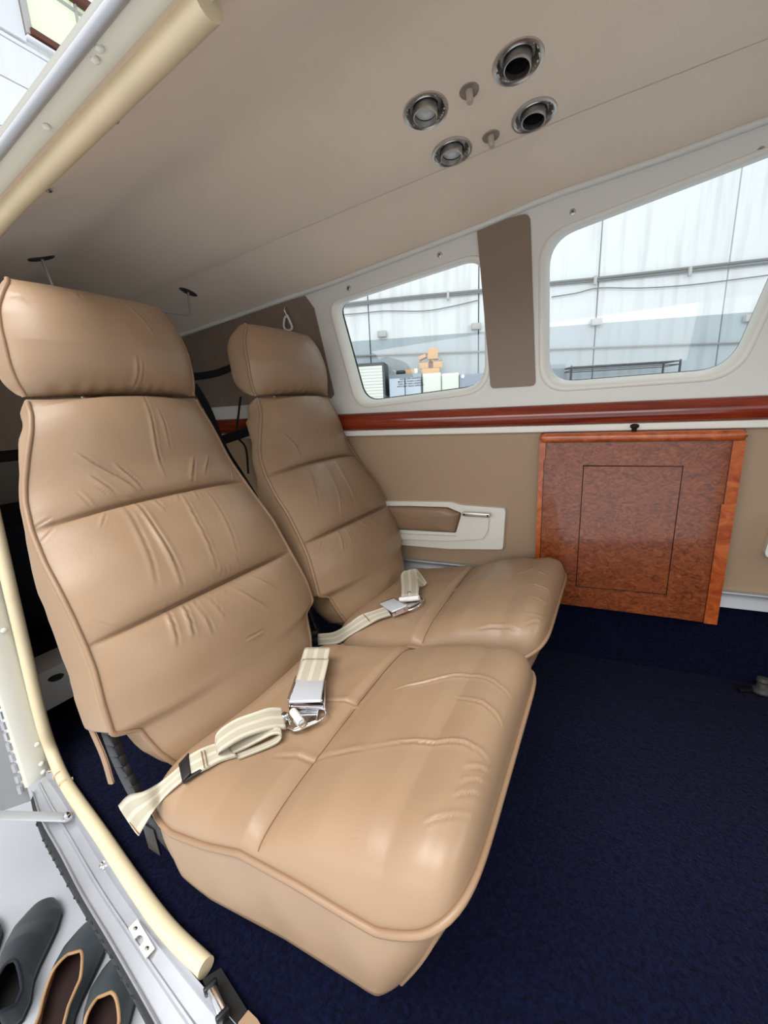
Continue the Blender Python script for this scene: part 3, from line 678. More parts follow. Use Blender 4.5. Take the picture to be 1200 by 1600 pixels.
def cush_hit(u, v, yc):
    d = ray(u, v)
    for t in np.linspace(.35, 2.0, 1800):
        q = d*t
        if q[2] < float(cush_z(np.array(q[0]), np.array(q[1]-yc))): return (q[1]-yc, q[0])
    return (0, -.3)
def build_cushion(yc, wr, seed, parent):
    NT, NR = 460, 120; n = 8.0
    th = np.linspace(0, 2*math.pi, NT, endpoint=False); ct, st = np.cos(th), np.sin(th); k = (np.abs(ct)**n+np.abs(st)**n)**(-1/n)
    bx, by = CA*ct*k, CB*st*k; rr = 1-(1-np.linspace(0, 1, NR))**1.6
    # more evenly spaced outline
    Rr, _ = np.meshgrid(rr, th, indexing='ij'); X = CXc+rr[:, None]*bx[None, :]; Yl = rr[:, None]*by[None, :]
    Z = cush_z(X, Yl, n, wr, seed)
    V = [(CXc, yc, float(cush_z(np.array(CXc), np.array(0.), n, None)))]; F = []
    for i in range(1, NR): V += [(X[i, j], yc+Yl[i, j], Z[i, j]) for j in range(NT)]
    F += [(0, 1+j, 1+(j+1) % NT) for j in range(NT)]
    for i in range(NR-2):
        a, b = 1+i*NT, 1+(i+1)*NT; F += [(a+j, b+j, b+(j+1) % NT, a+(j+1) % NT) for j in range(NT)]
    # boxing (side walls), front undercut
    last = 1+(NR-2)*NT; K = 14
    for q in range(1, K+1):
        t = q/K
        for j in range(NT):
            x0, y0, z0 = X[-1, j], Yl[-1, j], Z[-1, j]
            zb = float(np.interp(x0, [-.56, -.53, -.433, -.30, -.20, -.08], [-.60, -.632, -.632, -.604, -.594, -.592]))
            fr = sstep(np.array((x0+.20)/.11)); xx = x0-float(fr)*.056*t-.0; yy = y0*(1-.02*t+.012*math.sin(math.pi*t))
            if x0 < -.50: xx = x0+.02*t*t
            xx += .0035*math.sin(math.pi*t)*float(fr); wob = .0012*math.sin(j*.21+seed)*math.sin(math.pi*t)
            V.append((xx, yc+yy+wob*(1 if y0 > 0 else -1), z0*(1-t)+zb*t))
        a = last+(q-1)*NT; b = last+q*NT; F += [(a+j, b+j, b+(j+1) % NT, a+(j+1) % NT) for j in range(NT)]
    b = last+K*NT; V.append((CXc, yc, -.605)); F += [(b+(j+1) % NT, b+j, len(V)-1) for j in range(NT)]
    o = mk('seat_cushion', V, F, M['leather'], parent)
    P = [np.array([X[-1, j], yc+Yl[-1, j], Z[-1, j]]) for j in range(0, NT, 2)]; c = np.array([CXc, yc, 0])
    P = [p+np.array([(p-c)[0]*.008, (p-c)[1]*.008, -.001]) for p in P]; P.append(P[0]); P.append(P[1])
    tube('piping', P, .0042, M['piping'], o, 8)
    # stitched cross seam lying in its groove
    ys = np.linspace(-CB*.985, CB*.985, 150); pts = []
    for y in ys:
        x = -.326-.006*math.sin(y*9); pts.append((x, yc+y, float(cush_z(np.array([x]), np.array([y]), 8, wr, seed)[0])+.0005))
    tube('stitched_seam', pts, .0009, M['thread'], o, 5)
    # vertical closing seams on the boxing's front corners
    for sd in (-1, 1):
        j = int(min(range(NT), key=lambda k: abs(X[-1, k]-(CXc+CA*.93))+(10 if Yl[-1, k]*sd < 0 else 0)+(0 if abs(Yl[-1, k]) > CB*.8 else 10)))
        P = [V[last+q*NT+j] for q in range(0, K+1)]; P = [(p[0], p[1]+sd*.0008, p[2]) for p in P]
        tube('piping', P, .0020, M['piping'], o, 6)
    return o
def build_frame(yc, parent):
    g = G()
    for sy in (-1, 1):
        y = yc+sy*.13
        g.add(*cubeg((-.37, y, -.625), (.30, .024, .022), None, .003))
        for x in (-.47, -.29): g.add(*cubeg((x, y, (FZ-.632)/2), (.022, .018, -.632-FZ), None, .003))
        g.add(*cubeg((-.38, y, FZ+.007), (.26, .030, .010), None, .002))
    for x in (-.47, -.29): g.add(*tubeg([(x, yc-.13, -.625), (x, yc+.13, -.625)], .009, 10))
    fr = g.build('seat_frame', M['alu_rough'], parent)
    for sy in (-1, 1):
        y = yc+sy*.198
        P = smoothpath([(-.655, y, -.40), (-.640, y, -.50), (-.60, y, -.575), (-.545, y, -.615), (-.50, y, -.625)], 5)
        g = G()
        for i in range(len(P)-1):
            d = P[i+1]-P[i]; l = np.linalg.norm(d); d /= l; g.add(*cubeg((P[i]+P[i+1])/2, (l*1.12, .010, .030), [d, (0, 1, 0), np.cross(d, (0, 1, 0))], .001))
        g.build('recline_hinge', M['black'], fr)
def make_seat(yc, label, wb, wh, wc, seed):
    s = empty('aircraft_seat', (-.35, yc, FZ), label, 'seat', 'rear cabin seats')
    bk = build_back(yc, wb, seed, s)
    for sd in (-1, 1): back_pipe(yc, sd, bk)
    build_head(yc, wh, seed+10, s)
    for y in (-.05, .05): tube('headrest_post', [(-.80, yc+y, -.01), (-.805, yc+y, .06)], .006, M['steel'], s, 10)
    build_cushion(yc, wc, seed+20, s); build_frame(yc, s)
    g = G(); P = smoothpath([(-.672, yc-.212, -.395), (-.66, yc-.214, -.44), (-.637, yc-.216, -.487), (-.628, yc-.218, -.53)], 5)
    rib('pull_strap', [p+np.array([-.008, 0, -.002]) for p in P], [p+np.array([.006, 0, .003]) for p in P], M['piping'], s, .006, 2)
    return s
Z1 = (2.308, 0, 560); Z2 = (3.076, 370, 490); Z3 = (1.765, 220, 960); ZH = (3.53, 0, 420)
w, a = .0034, .0028
wb1 = creases([([(510, 160), (545, 320), (600, 470)], w, a), ([(560, 200), (600, 340)], w, a*.6), ([(275, 340), (390, 430), (510, 520)], w*1.1, a*1.1), ([(400, 380), (520, 510)], w, a*.9), ([(320, 430), (430, 530)], w, a*.6),
  ([(690, 370), (700, 480)], w*1.3, a), ([(750, 360), (745, 450)], w, a*.8), ([(440, 540), (520, 700), (570, 860)], w*1.5, a*.6), ([(480, 530), (575, 690), (660, 860)], w*1.2, a*1.5), ([(655, 520), (710, 640), (775, 800)], w, a*1.1),
  ([(740, 500), (800, 600), (850, 740)], w*1.2, a*.6), ([(545, 530), (600, 600)], w, a*.7), ([(135, 630), (215, 590)], w, a*.8), ([(610, 910), (640, 1060)], w*1.1, a), ([(660, 890), (690, 1030)], w, a*1.3), ([(700, 900), (760, 1020)], w, a*.8),
  ([(740, 880), (800, 960)], w, a*.5), ([(810, 840), (960, 920)], w, a*.7), ([(880, 800), (1000, 850)], w, a*.6), ([(860, 1025), (930, 990)], w, a*.7), ([(640, 500), (650, 560)], w, a*.6), ([(700, 490), (720, 560)], w, a*.5)], *Z1, seat_hit, .465)
wh1 = creases([([(730, 480), (742, 570), (740, 690)], .004, .0022), ([(760, 500), (775, 640)], .005, .001), ([(720, 170), (790, 270), (850, 370)], .0045, .002), ([(460, 110), (470, 160)], .005, .0015), ([(160, 120), (100, 130)], .008, .003)], *ZH, head_hit, .465)
wb2 = creases([([(225, 570), (270, 640), (310, 720)], w, a*1.2), ([(430, 590), (440, 680)], w, a*.5), ([(465, 600), (465, 690)], w, a*.5), ([(320, 400), (345, 450)], w, a*.7), ([(370, 410), (400, 460)], w, a*.6), ([(330, 740), (370, 850), (400, 960)], w*1.3, a*.8),
  ([(400, 725), (460, 850), (500, 1010)], w, a*1.3), ([(455, 715), (520, 850), (575, 980)], w, a*1.3), ([(350, 745), (380, 800)], w, a*.8), ([(500, 715), (530, 770)], w, a*.6), ([(490, 1040), (510, 1160)], w, a*1.1), ([(515, 1040), (545, 1120)], w, a*.7),
  ([(580, 1010), (640, 1080)], w, a*.7), ([(620, 1000), (670, 1050)], w, a*.6), ([(150, 775), (210, 760)], w, a*.6), ([(310, 1100), (360, 1075)], w, a*.7)], *Z2, seat_hit, .935)
wh2 = creases([([(300, 280), (320, 370)], .004, .002), ([(325, 270), (345, 370)], .004, .0018), ([(330, 90), (375, 160)], .005, .0016)], *Z2, head_hit, .935)
wc = .0034; ac = .0029
wc1 = creases([([(690, 210), (780, 190), (900, 170), (980, 190), (1030, 250)], wc, ac*.9), ([(860, 225), (960, 260), (1000, 320)], wc, ac*.8), ([(620, 370), (800, 358), (900, 362), (970, 425)], wc, ac*1.1), ([(520, 390), (620, 372)], wc*1.5, ac*.6),
  ([(880, 470), (960, 480)], wc*.9, ac), ([(860, 510), (950, 515)], wc*.9, ac), ([(890, 430), (970, 450)], wc, ac), ([(780, 580), (930, 580)], wc*.8, ac*.8), ([(625, 540), (580, 640), (575, 700)], .0016, .0007), ([(480, 240), (620, 240)], wc*2, ac*.5), ([(360, 390), (560, 380)], wc*2, ac*.5)], *Z3, cush_hit, .465)
C2 = (3.53, 560, 740)
wc2 = creases([([(900, 620), (1030, 640), (1080, 690)], wc, ac), ([(930, 680), (1030, 720), (1060, 780)], wc, ac), ([(900, 780), (1000, 800), (1040, 830)], wc, ac), ([(920, 840), (1030, 850)], wc, ac), ([(650, 860), (800, 850), (900, 900)], wc*1.2, ac*.8), ([(950, 550), (1060, 580)], wc*1.2, ac*.6), ([(880, 560), (1000, 520)], wc*2, ac*.5)], *C2, cush_hit, .935)
wb1 += gathers(4); wb2 += gathers(9)
seat1 = make_seat(.465, 'tan leather aircraft seat nearest the open door, its cushion filling the lower middle', wb1, wh1, wc1, 1)
seat2 = make_seat(.935, 'tan leather aircraft seat farther in, beside the windows and the white armrest', wb2, wh2, wc2, 2)
# ================================================================ SEAT BELTS
def oncush(u, v, h, yc=.465):
    d = ray(u, v)
    for t in np.linspace(.35, 2.2, 2600):
        q = d*t
        if abs(q[1]-yc) > CB*1.02: continue
        if q[2] < float(cush_z(np.array(q[0]), np.array(q[1]-yc)))+h: return q
    return at(u, v, 2, -.46+h)
def P_(L, yc=.465): return [oncush(u, v, h, yc) for u, v, h in L]
def oriented(o, dirv, up=(0, 0, 1)):
    d = np.array(dirv, float); d /= np.linalg.norm(d); s_ = np.cross(up, d); s_ /= np.linalg.norm(s_); return [d, s_, np.cross(d, s_)]
belt = empty('seat_belt', oncush(450, 1140, 0), 'cream webbing lap belt folded on the nearest seat with a bright chrome lift buckle', 'seat belt', 'lap belts')
# buckle half: webbing rises from between the backrest and the cushion
rib('strap', P_([(476, 1012, .030), (468, 1040, .022), (462, 1066, .018)]), P_([(516, 1012, .030), (511, 1040, .022), (505, 1068, .018)]), M['web'], belt, .003)
rib('strap', P_([(473, 1030, .030), (466, 1050, .026), (461, 1066, .022)]), P_([(514, 1030, .030), (509, 1052, .026), (505, 1068, .022)]), M['web'], belt, .003)
def buckle(cs, name, parent):
    """cs: pixel corners (top left, top right, bottom right, bottom left) of the lift cover; yc"""
    pass
def slab(name, C, h0, h1, m, parent, bev=.002, yc=.465, extra=None):
    """low block standing on the cushion under four pixel corners"""
    B = [oncush(u, v, h0, yc) for u, v in C]; n = np.cross(B[1]-B[0], B[3]-B[0]); n /= np.linalg.norm(n)
    if n[2] < 0: n = -n
    T = [b+n*(h1-h0) for b in B]; bm = bmesh.new(); vs = [bm.verts.new(p) for p in B+T]
    for f in [(0, 1, 2, 3), (4, 5, 6, 7), (0, 1, 5, 4), (1, 2, 6, 5), (2, 3, 7, 6), (3, 0, 4, 7)]: bm.faces.new([vs[i] for i in f])
    bmesh.ops.recalc_face_normals(bm, faces=bm.faces)
    if bev: bmesh.ops.bevel(bm, geom=bm.edges[:], offset=bev, segments=3, affect='EDGES', profile=.5)
    return frombm(name, bm, m, parent), n
bk, n = slab('buckle_cover', [(465, 1064), (507, 1066), (502, 1098), (452, 1100)], .019, .024, M['buckle'], belt, .0018)
slab('buckle_body', [(463, 1064), (508, 1066), (506, 1103), (450, 1102)], .006, .017, M['chrome'], bk, .002)
for e in [((461, 1070), (452, 1104)), ((509, 1070), (507, 1106))]:
    a, b = oncush(*e[0], .014), oncush(*e[1], .014); d = b-a; L = np.linalg.norm(d); ax = oriented(None, d)
    G().add(*cubeg((a+b)/2, (L, .0018, .017), ax, .0006)).build('side_plate', M['chrome'], bk)
a, b = oncush(456, 1104, .012), oncush(505, 1106, .012); tube('buckle_roller', [a, b], .0032, M['chrome'], bk, 12)
# tongue: flat plate with a roller, lying at an angle
tg, n = slab('tongue', [(450, 1108), (492, 1112), (510, 1104), (497, 1130), (450, 1141)][:0] or [(446, 1116), (500, 1106), (495, 1128), (456, 1143)], .006, .009, M['chrome'], belt, .001)
lp = [oncush(u, v, .010) for u, v in [(492, 1104), (505, 1108), (509, 1116), (498, 1126), (480, 1134), (462, 1141), (450, 1138)]]; tube('tongue_rim', smoothpath(lp, 4), .0022, M['chrome'], tg, 8)
a, b = oncush(458, 1112, .018), oncush(472, 1131, .018); tube('adjuster_roller', [a, b], .0058, M['cream'], tg, 16)
d = (b-a)/np.linalg.norm(b-a)
lathe('roller_cap', [(.0058, 0), (.0060, .002), (.003, .0028), (.003, .0015), (0, .0015)], b, d, M['chrome'], tg, 16); lathe('roller_pin', [(.0055, -.004), (.0055, .006), (.004, .008), (0, .008)], oncush(445, 1122, .012), (0, 0, 1), M['chrome'], tg, 16)
# tongue strap: over the top, doubled back in a flat loop, then under
def strap_side(L, yc=.465): return P_(L, yc)
topA = [(440, 1106, .020), (420, 1106, .030), (395, 1114, .034), (368, 1124, .034), (346, 1138, .032), (337, 1150, .026), (337, 1166, .014)]
topB = [(447, 1139, .010), (424, 1140, .020), (400, 1146, .026), (375, 1156, .028), (352, 1170, .026), (343, 1176, .020), (341, 1180, .008)]
rib('strap', P_(topA), P_(topB), M['web'], belt, .0028)
foldA = [(341, 1168, .006), (352, 1168, .007), (372, 1158, .012), (395, 1146, .015), (420, 1134, .020), (434, 1133, .018), (438, 1142, .013), (430, 1152, .006), (405, 1164, .003), (370, 1176, .002)]
foldB = [(344, 1182, .004), (356, 1181, .005), (378, 1172, .009), (402, 1160, .012), (424, 1149, .016), (436, 1148, .014), (439, 1154, .010), (430, 1163, .005), (405, 1174, .0035), (372, 1187, .003)]
rib('strap', P_(foldA), P_(foldB), M['web'], belt, .0028)
midA = [(345, 1160, .012), (330, 1164, .011), (314, 1170, .012), (296, 1180, .012)]
midB = [(372, 1182, .004), (345, 1190, .005), (322, 1202, .007), (300, 1213, .008)]
rib('strap', P_(midA), P_(midB), M['web'], belt, .0045)
for du in (0, 5):
    a, b = oncush(314+du, 1172-du*.3, .0165), oncush(320+du, 1203-du*.6, .0115); tube('stitching', [a*(1-t)+b*t for t in np.linspace(.06, .9, 9)], .0007, M['thread'], belt, 5)
# black plastic slide
sl, n = slab('strap_slide', [(280, 1196), (296, 1178), (299, 1210), (286, 1224)], .010, .014, M['black'], belt, .001)
slab('slide_foot', [(286, 1222), (314, 1202), (318, 1206), (288, 1226)], .004, .010, M['black'], sl, .001)
# flared end running over the cushion's rear corner towards the floor
A = [oncush(294, 1184, .010), oncush(274, 1203, .010), at(250, 1222, 1, .262), at(225, 1236, 1, .240), at(200, 1243, 1, .226), at(185, 1258, 1, .222)]
B = [oncush(292, 1216, .006), oncush(270, 1234, .006), at(252, 1252, 1, .252), at(238, 1270, 1, .236), at(226, 1290, 1, .226), at(217, 1306, 1, .222)]
rib('strap', A, B, M['web'], belt, .003, 8)
tube('stitching', [at(u, v, 1, .2215) for u, v in [(203, 1284), (208, 1290), (213, 1297), (217, 1303)]], .0012, M['thread'], belt, 5)
# folded flap below: end of the flare turned down to the anchor
g = G(); A0 = at(232, 1290, 1, .262); A1 = at(243, 1330, 1, .262); dd = A1-A0; l = np.linalg.norm(dd)
g.add(*cubeg((A0+A1)/2, (l, .004, .030), [dd/l, (0, 1, 0), np.cross(dd/l, (0, 1, 0))], .001)); g.build('anchor_plate', M['black'], belt)
# second belt
yc = .935; belt2 = empty('seat_belt', oncush(610, 950, 0, yc), 'cream webbing lap belt on the farther seat, buckle turned towards the window', 'seat belt', 'lap belts')
A = P_([(497, 990, .012), (520, 988, .010), (541, 977, .012), (562, 962, .016), (582, 955, .016), (602, 948, .016)], yc); B = P_([(497, 1008, .002), (527, 1006, .003), (548, 993, .005), (574, 978, .008), (592, 968, .010), (611, 962, .010)], yc)
rib('strap', A, B, M['web'], belt2, .004, 6)
tube('stitching', [oncush(u, v, .018, yc) for u, v in [(568, 960), (573, 965), (577, 970)]], .0009, M['thread'], belt2, 5)
bk2, n = slab('buckle_cover', [(594, 945), (616, 937), (636, 948), (613, 958)], .022, .026, M['buckle'], belt2, .0015, yc)
slab('buckle_body', [(596, 948), (616, 940), (638, 951), (614, 962)], .008, .021, M['chrome'], bk2, .002, yc)
a, b = oncush(613, 959, .016, yc), oncush(637, 950, .016, yc); d = b-a; L = np.linalg.norm(d); G().add(*cubeg((a+b)/2, (L*1.05, .0018, .016), oriented(None, d), .0006)).build('side_plate', M['chrome'], bk2)
for f in (.2, .8): lathe('pin', [(.003, 0), (.003, .002), (0, .0025)], a*(1-f)+b*f, (-.2, -1, 0), M['steel'], bk2, 10)
tg2, n = slab('tongue', [(622, 940), (655, 930), (660, 940), (636, 953)], .006, .010, M['chrome'], belt2, .001, yc)
tube('adjuster_roller', [oncush(625, 937, .020, yc), oncush(655, 934, .020, yc)], .0062, M['cream'], tg2, 14)
lathe('roller_pin', [(.006, -.002), (.006, .006), (.003, .009), (0, .009)], oncush(640, 930, .018, yc), (0, 0, 1), M['steel'], tg2, 14)
tube('tongue_rim', smoothpath([oncush(u, v, .010, yc) for u, v in [(655, 930), (661, 937), (655, 946), (640, 953), (630, 952)]], 4), .0024, M['chrome'], tg2, 8)
def uz(L, yc, hs): return [oncush(u, v, h, yc) for (u, v), h in zip(L, hs)]
rib('strap', uz([(627, 932), (627, 915), (626, 900), (630, 893)], yc, [.022, .024, .030, .036]), uz([(654, 930), (655, 910), (653, 896), (650, 889)], yc, [.022, .024, .030, .036]), M['web'], belt2, .003)
rib('strap', uz([(651, 889), (658, 898), (667, 911)], yc, [.036, .024, .010]), uz([(653, 917), (655, 917), (660, 917)], yc, [.028, .020, .004]), M['web'], belt2, .003)
# ================================================================ FOLDING BURL TABLE stowed on the port wall
tb = empty('folding_table', wmap(.04, -.575, -.02), 'glossy burl-veneer folding table stowed upright against the wall below the cherry rail', 'table')
def tmap(x, z, d): return (x, wall_y(x)-.030+d+(z+.34)*-.006, z)
_t = [wallp(u, v, .034) for u, v in [(844, 675), (1168, 677), (1112, 976)]]; TX0, TX1, TZ0, TZ1 = float(_t[0][0]), float(_t[1][0]), float(_t[2][2]), float((_t[0][2]+_t[1][2])/2)
frame_o = rpoly([(TX0, TZ1), (TX0, TZ0), (TX1, TZ0), (TX1, TZ1)], [.012, .004, .004, .012], 5)
inset = [(TX0+.016, TZ1-.024), (TX0+.016, TZ1-.066), (TX0+.013, TZ1-.068), (TX0+.013, TZ0), (TX1-.028, TZ0), (TX1-.028, TZ1-.165), (TX1-.024, TZ1-.168), (TX1-.024, TZ1-.024)]
back = plate('table_core', frame_o, [], tmap, .004, .030, M['burl'], tb)
# raised rims left, right and the rounded top rail
plate('side_rail', [(TX0, TZ1-.022), (TX0+.0145, TZ1-.022), (TX0+.0145, TZ1-.064), (TX0+.0115, TZ1-.067), (TX0+.0115, TZ0+.002), (TX0, TZ0+.002)], [], tmap, -.003, .02, M['burlrim'], tb, edge=.0022)
plate('side_rail', [(TX1-.0225, TZ1-.022), (TX1, TZ1-.022), (TX1, TZ0), (TX1-.0265, TZ0), (TX1-.0265, TZ1-.166), (TX1-.0225, TZ1-.168)], [], tmap, -.003, .02, M['burlrim'], tb, edge=.0035)
rail = []
for x in np.linspace(TX0-.001, TX1+.001, 40):
    e = min(1, math.sqrt(max(0, 1-(1-min((x-TX0+.001), (TX1+.001-x))/.012)**2))) if min(x-TX0+.001, TX1+.001-x) < .012 else 1
    e = .35+.65*e; L = []
    for t in np.linspace(-.5*math.pi, .5*math.pi, 12): L.append(tmap(x, TZ1-.010+.0115*math.sin(t)*e, -.003-.008*math.cos(t)*e))
    L = [tmap(x, TZ1-.0215*e, .03)]+L+[tmap(x, TZ1+.0015*e, .03)]; rail.append(L)
V, F = loft(rail); k = len(rail[0]); F += [tuple(range(k)), tuple(range(39*k, 40*k))]
mk('top_rail', V, F, M['burlrim'], tb, True, None, 50)
# flush leaf with a recessed line of inlay round its centre panel
leaf_o = [(TX0+.0165, TZ1-.025), (TX0+.0165, TZ1-.066), (TX0+.0135, TZ1-.069), (TX0+.0135, TZ0+.008), (TX1-.0285, TZ0+.001), (TX1-.0285, TZ1-.168), (TX1-.0245, TZ1-.170), (TX1-.0245, TZ1-.025)]
ip = [wallp(u, v, .031) for u, v in [(912, 728), (1067, 729), (1041, 929), (900, 916)]]; ip = [(p[0], p[2]) for p in ip]
cc = np.mean(ip, 0); hole = [tuple(cc+(np.array(p)-cc)*1.012) for p in ip]
lf = plate('leaf', leaf_o, [hole], tmap, -.0005, .006, M['burl'], tb, edge=.0008)
plate('centre_panel', [tuple(cc+(np.array(p)-cc)*.993) for p in ip], [], tmap, -.0003, .006, M['burl'], tb, edge=.0010)
tube('inlay_line', [tmap(p[0], p[1], -.0006) for p in [tuple(cc+(np.array(q)-cc)*1.002) for q in ip+[ip[0]]]], .0010, M['inlay'], tb, 6)
for z, x in [(TZ1-.075, TX0+.013), (TZ1-.170, TX1-.027)]: pass
# black turn-knob latch above the table
kp = wallp(991, 671, .020)
lathe('table_latch', [(.0075, -.012), (.006, -.010), (.005, -.004), (.006, .003), (.0095, .006), (.0100, .010), (.006, .0125), (0, .013)], kp, (0, -.25, 1), M['black'], None, 18)
lt = bpy.data.objects['table_latch']; tagit(lt, 'small black knob latch on the white strip just above the burl table', 'latch')
# ================================================================ ARMRESTS moulded on the wall
def armrest(pts, xo, label):
    o = empty('armrest', wmap(xo, -.36, -.02), label, 'armrest', 'wall armrests')
    return o
ar = armrest(None, -.45, 'long white armrest moulding with a tan leather pad beside the farther seat')
def W_(u, v): p = wallp(u, v, .012); return (p[0], p[2])
outl = [W_(u, v) for u, v in [(592, 783), (640, 783), (705, 784), (722, 789), (735, 790), (789, 794), (790, 800), (786, 858), (700, 857), (640, 852), (592, 848)]]
hole = rpoly([W_(u, v) for u, v in [(594, 790), (640, 790), (700, 792), (722, 801), (713, 832), (640, 828), (594, 825)]], [.002, .01, .02, .006, .004, .01, .002], 4)
outl = rpoly(outl, [.002, .01, .01, .01, .01, .006, .003, .009, .01, .01, .002], 4)
plate('armrest_shell', outl, [hole], wmap, -.016, .002, M['white'], ar, edge=.004)
# leather pad: bulging
pp = rpoly([W_(u, v) for u, v in [(595, 791), (640, 791), (698, 793), (720, 802), (712, 831), (640, 827), (595, 824)]], [.002, .01, .02, .006, .004, .01, .002], 4)
c = np.mean(pp, 0); rows = [[wmap(*(c+(np.array(p)-c)*f), d) for p in pp+[pp[0]]] for f, d in [(1.0, -.006), (.985, -.014), (.95, -.021), (.88, -.026), (.7, -.028), (.02, -.028)]]
mk('arm_pad', *loft(rows), M['leather'], ar)
cup = rpoly([W_(u, v) for u, v in [(723, 806), (768, 809), (783, 812), (776, 845), (755, 847), (640, 842), (560, 838), (560, 832), (640, 835), (716, 838)]], [.004, .004, .006, .012, .012, .004, .002, .002, .004, .004], 4)
c = np.mean(cup, 0)
# raised bolster of the moulding with a soft shoulder
bo = rpoly([W_(u, v) for u, v in [(724, 803), (766, 807), (764, 828), (756, 840), (700, 843), (593, 839), (593, 830), (640, 833), (716, 836)]], [.004, .006, .01, .012, .01, .002, .002, .006, .004], 4)
plate('arm_shoulder', bo, [], wmap, -.027, -.010, M['white'], ar, edge=.007)
vt = empty('x', (0, 0, 0)); bpy.data.objects.remove(vt)
v0, v1 = wallp(723, 802.5, .034), wallp(766, 805, .034); dd = v1-v0; l = np.linalg.norm(dd); ax = [dd/l, (0, 1, 0), (0, 0, 1)]
G().add(*cubeg((v0+v1)/2, (l, .016, .011), ax, .002)).build('ashtray_lid', M['steel'], ar)
for f in (.08, .93): lathe('lid_screw', [(.0028, 0), (.0024, .001), (0, .0012)], v0*(1-f)+v1*f+np.array([0, -.0082, 0]), (0, -1, 0), M['pit'], ar, 10)
for f in np.linspace(.2, .8, 9): G().add(*cubeg(v0*(1-f)+v1*f+np.array([0, -.0083, 0]), (.0012, .001, .007))).build('lid_rib', M['alu_rough'], ar)
ar2 = armrest(None, .5, 'white armrest moulding at the right edge, forward of the burl table')
p0 = wallp(1192, 870, .012); p1 = wallp(1196, 808, .012)
o2 = rpoly([(p0[0]+.01, p1[2]+.022), (p0[0], p0[2]), (.85, p0[2]-.01), (.85, p1[2]+.03)], [.02, .015, .01, .01], 6)
h2 = rpoly([(.55, p1[2]+.012), (.545, p0[2]+.04), (.83, p0[2]+.035), (.83, p1[2]+.018)], .008, 4)
plate('armrest_shell', o2, [h2], wmap, -.018, .002, M['white'], ar2, edge=.005)
plate('arm_pad', [tuple(np.mean(h2, 0)+(np.array(p)-np.mean(h2, 0))*.99) for p in h2], [], wmap, -.022, -.004, M['leather'], ar2, edge=.005)
# ================================================================ OVERHEAD: air outlets, lamps, knobs
def ceil_n(p):
    e = .02; n = np.array([(ceil_z(p[0]+e, p[1])-ceil_z(p[0]-e, p[1]))/(2*e), (ceil_z(p[0], p[1]+e)-ceil_z(p[0], p[1]-e))/(2*e), -1.0]); return n/np.linalg.norm(n)
for (u, v, kind, lab) in [(809, 97, 'air_vent', 'largest-looking round steel eyeball air vent in the ceiling, nearest the camera'), (665, 174, 'reading_lamp', 'round steel eyeball reading lamp with a pale lens, upper left of the ceiling cluster'),
                          (834, 181, 'air_vent', 'round steel eyeball air vent close to the ceiling crease, right of the small lower knob'), (706, 238, 'reading_lamp', 'round steel eyeball reading lamp with a pale lens, lowest of the ceiling cluster')]:
    p = ceil_hit(u, v); n = ceil_n(p); v_ = empty(kind, p, lab, 'air vent' if kind == 'air_vent' else 'reading lamp', 'ceiling eyeballs')
    R0 = .0385
    lathe('flange', [(R0*.84, -.004), (R0*.86, .0015), (R0*.92, .0032), (R0, .0026), (R0*1.03, .0), (R0*1.03, -.003)], p, n, M['steel'], v_, 48, False)
    lathe('socket', [(R0*.86, .001), (R0*.80, -.006), (R0*.74, -.016), (R0*.55, -.024), (0, -.026)], p, n, M['steel'], v_, 40, False)
    ball = lathe('eyeball', [(R0*.76*math.cos(t), -.016+R0*.60*math.sin(t)) for t in np.linspace(-.35, .60, 12)], p, n, M['steel'], v_, 40, False)
    ax = np.array([.02, -.16, -.98]); ax /= np.linalg.norm(ax)
    q = p-n*.003
    nz = lathe('nozzle', [(.0215, -.010), (.0212, .012), (.0204, .0138), (.0192, .0134), (.0188, .0115), (.0184, .005)], q, ax, M['steel'], v_, 36, False)
    lathe('duct_wall', [(.0184, .0050), (.0180, -.004), (.0175, -.010)], q, ax, M['pit'], v_, 30, False)
    lathe('lens' if kind == 'reading_lamp' else 'duct', [(.0184, .0035), (.012, .0060), (0, .0070)] if kind == 'reading_lamp' else [(.0176, -.008), (0, -.008)], q, ax, M['lens'] if kind == 'reading_lamp' else M['pit'], v_, 30)
for (u, v, lab) in [(733, 142, 'small round knob between the two upper ceiling eyeballs'), (767, 213, 'small round knob between the two lower ceiling eyeballs')]:
    p = ceil_hit(u, v); n = ceil_n(p); k_ = empty('control_knob', p, lab, 'knob', 'ceiling knobs')
    lathe('escutcheon', [(.0, .0006), (.013, .0006), (.0155, .0016), (.0165, .0)], p, n, M['knobplate'], k_, 30)
    ax = n+np.array([.05, -.05, -.35]); ax /= np.linalg.norm(ax); lathe('knob_stem', [(.0062, -.002), (.0058, .017), (.0050, .019), (.0, .0192)], p, ax, M['knobstem'], k_, 20)
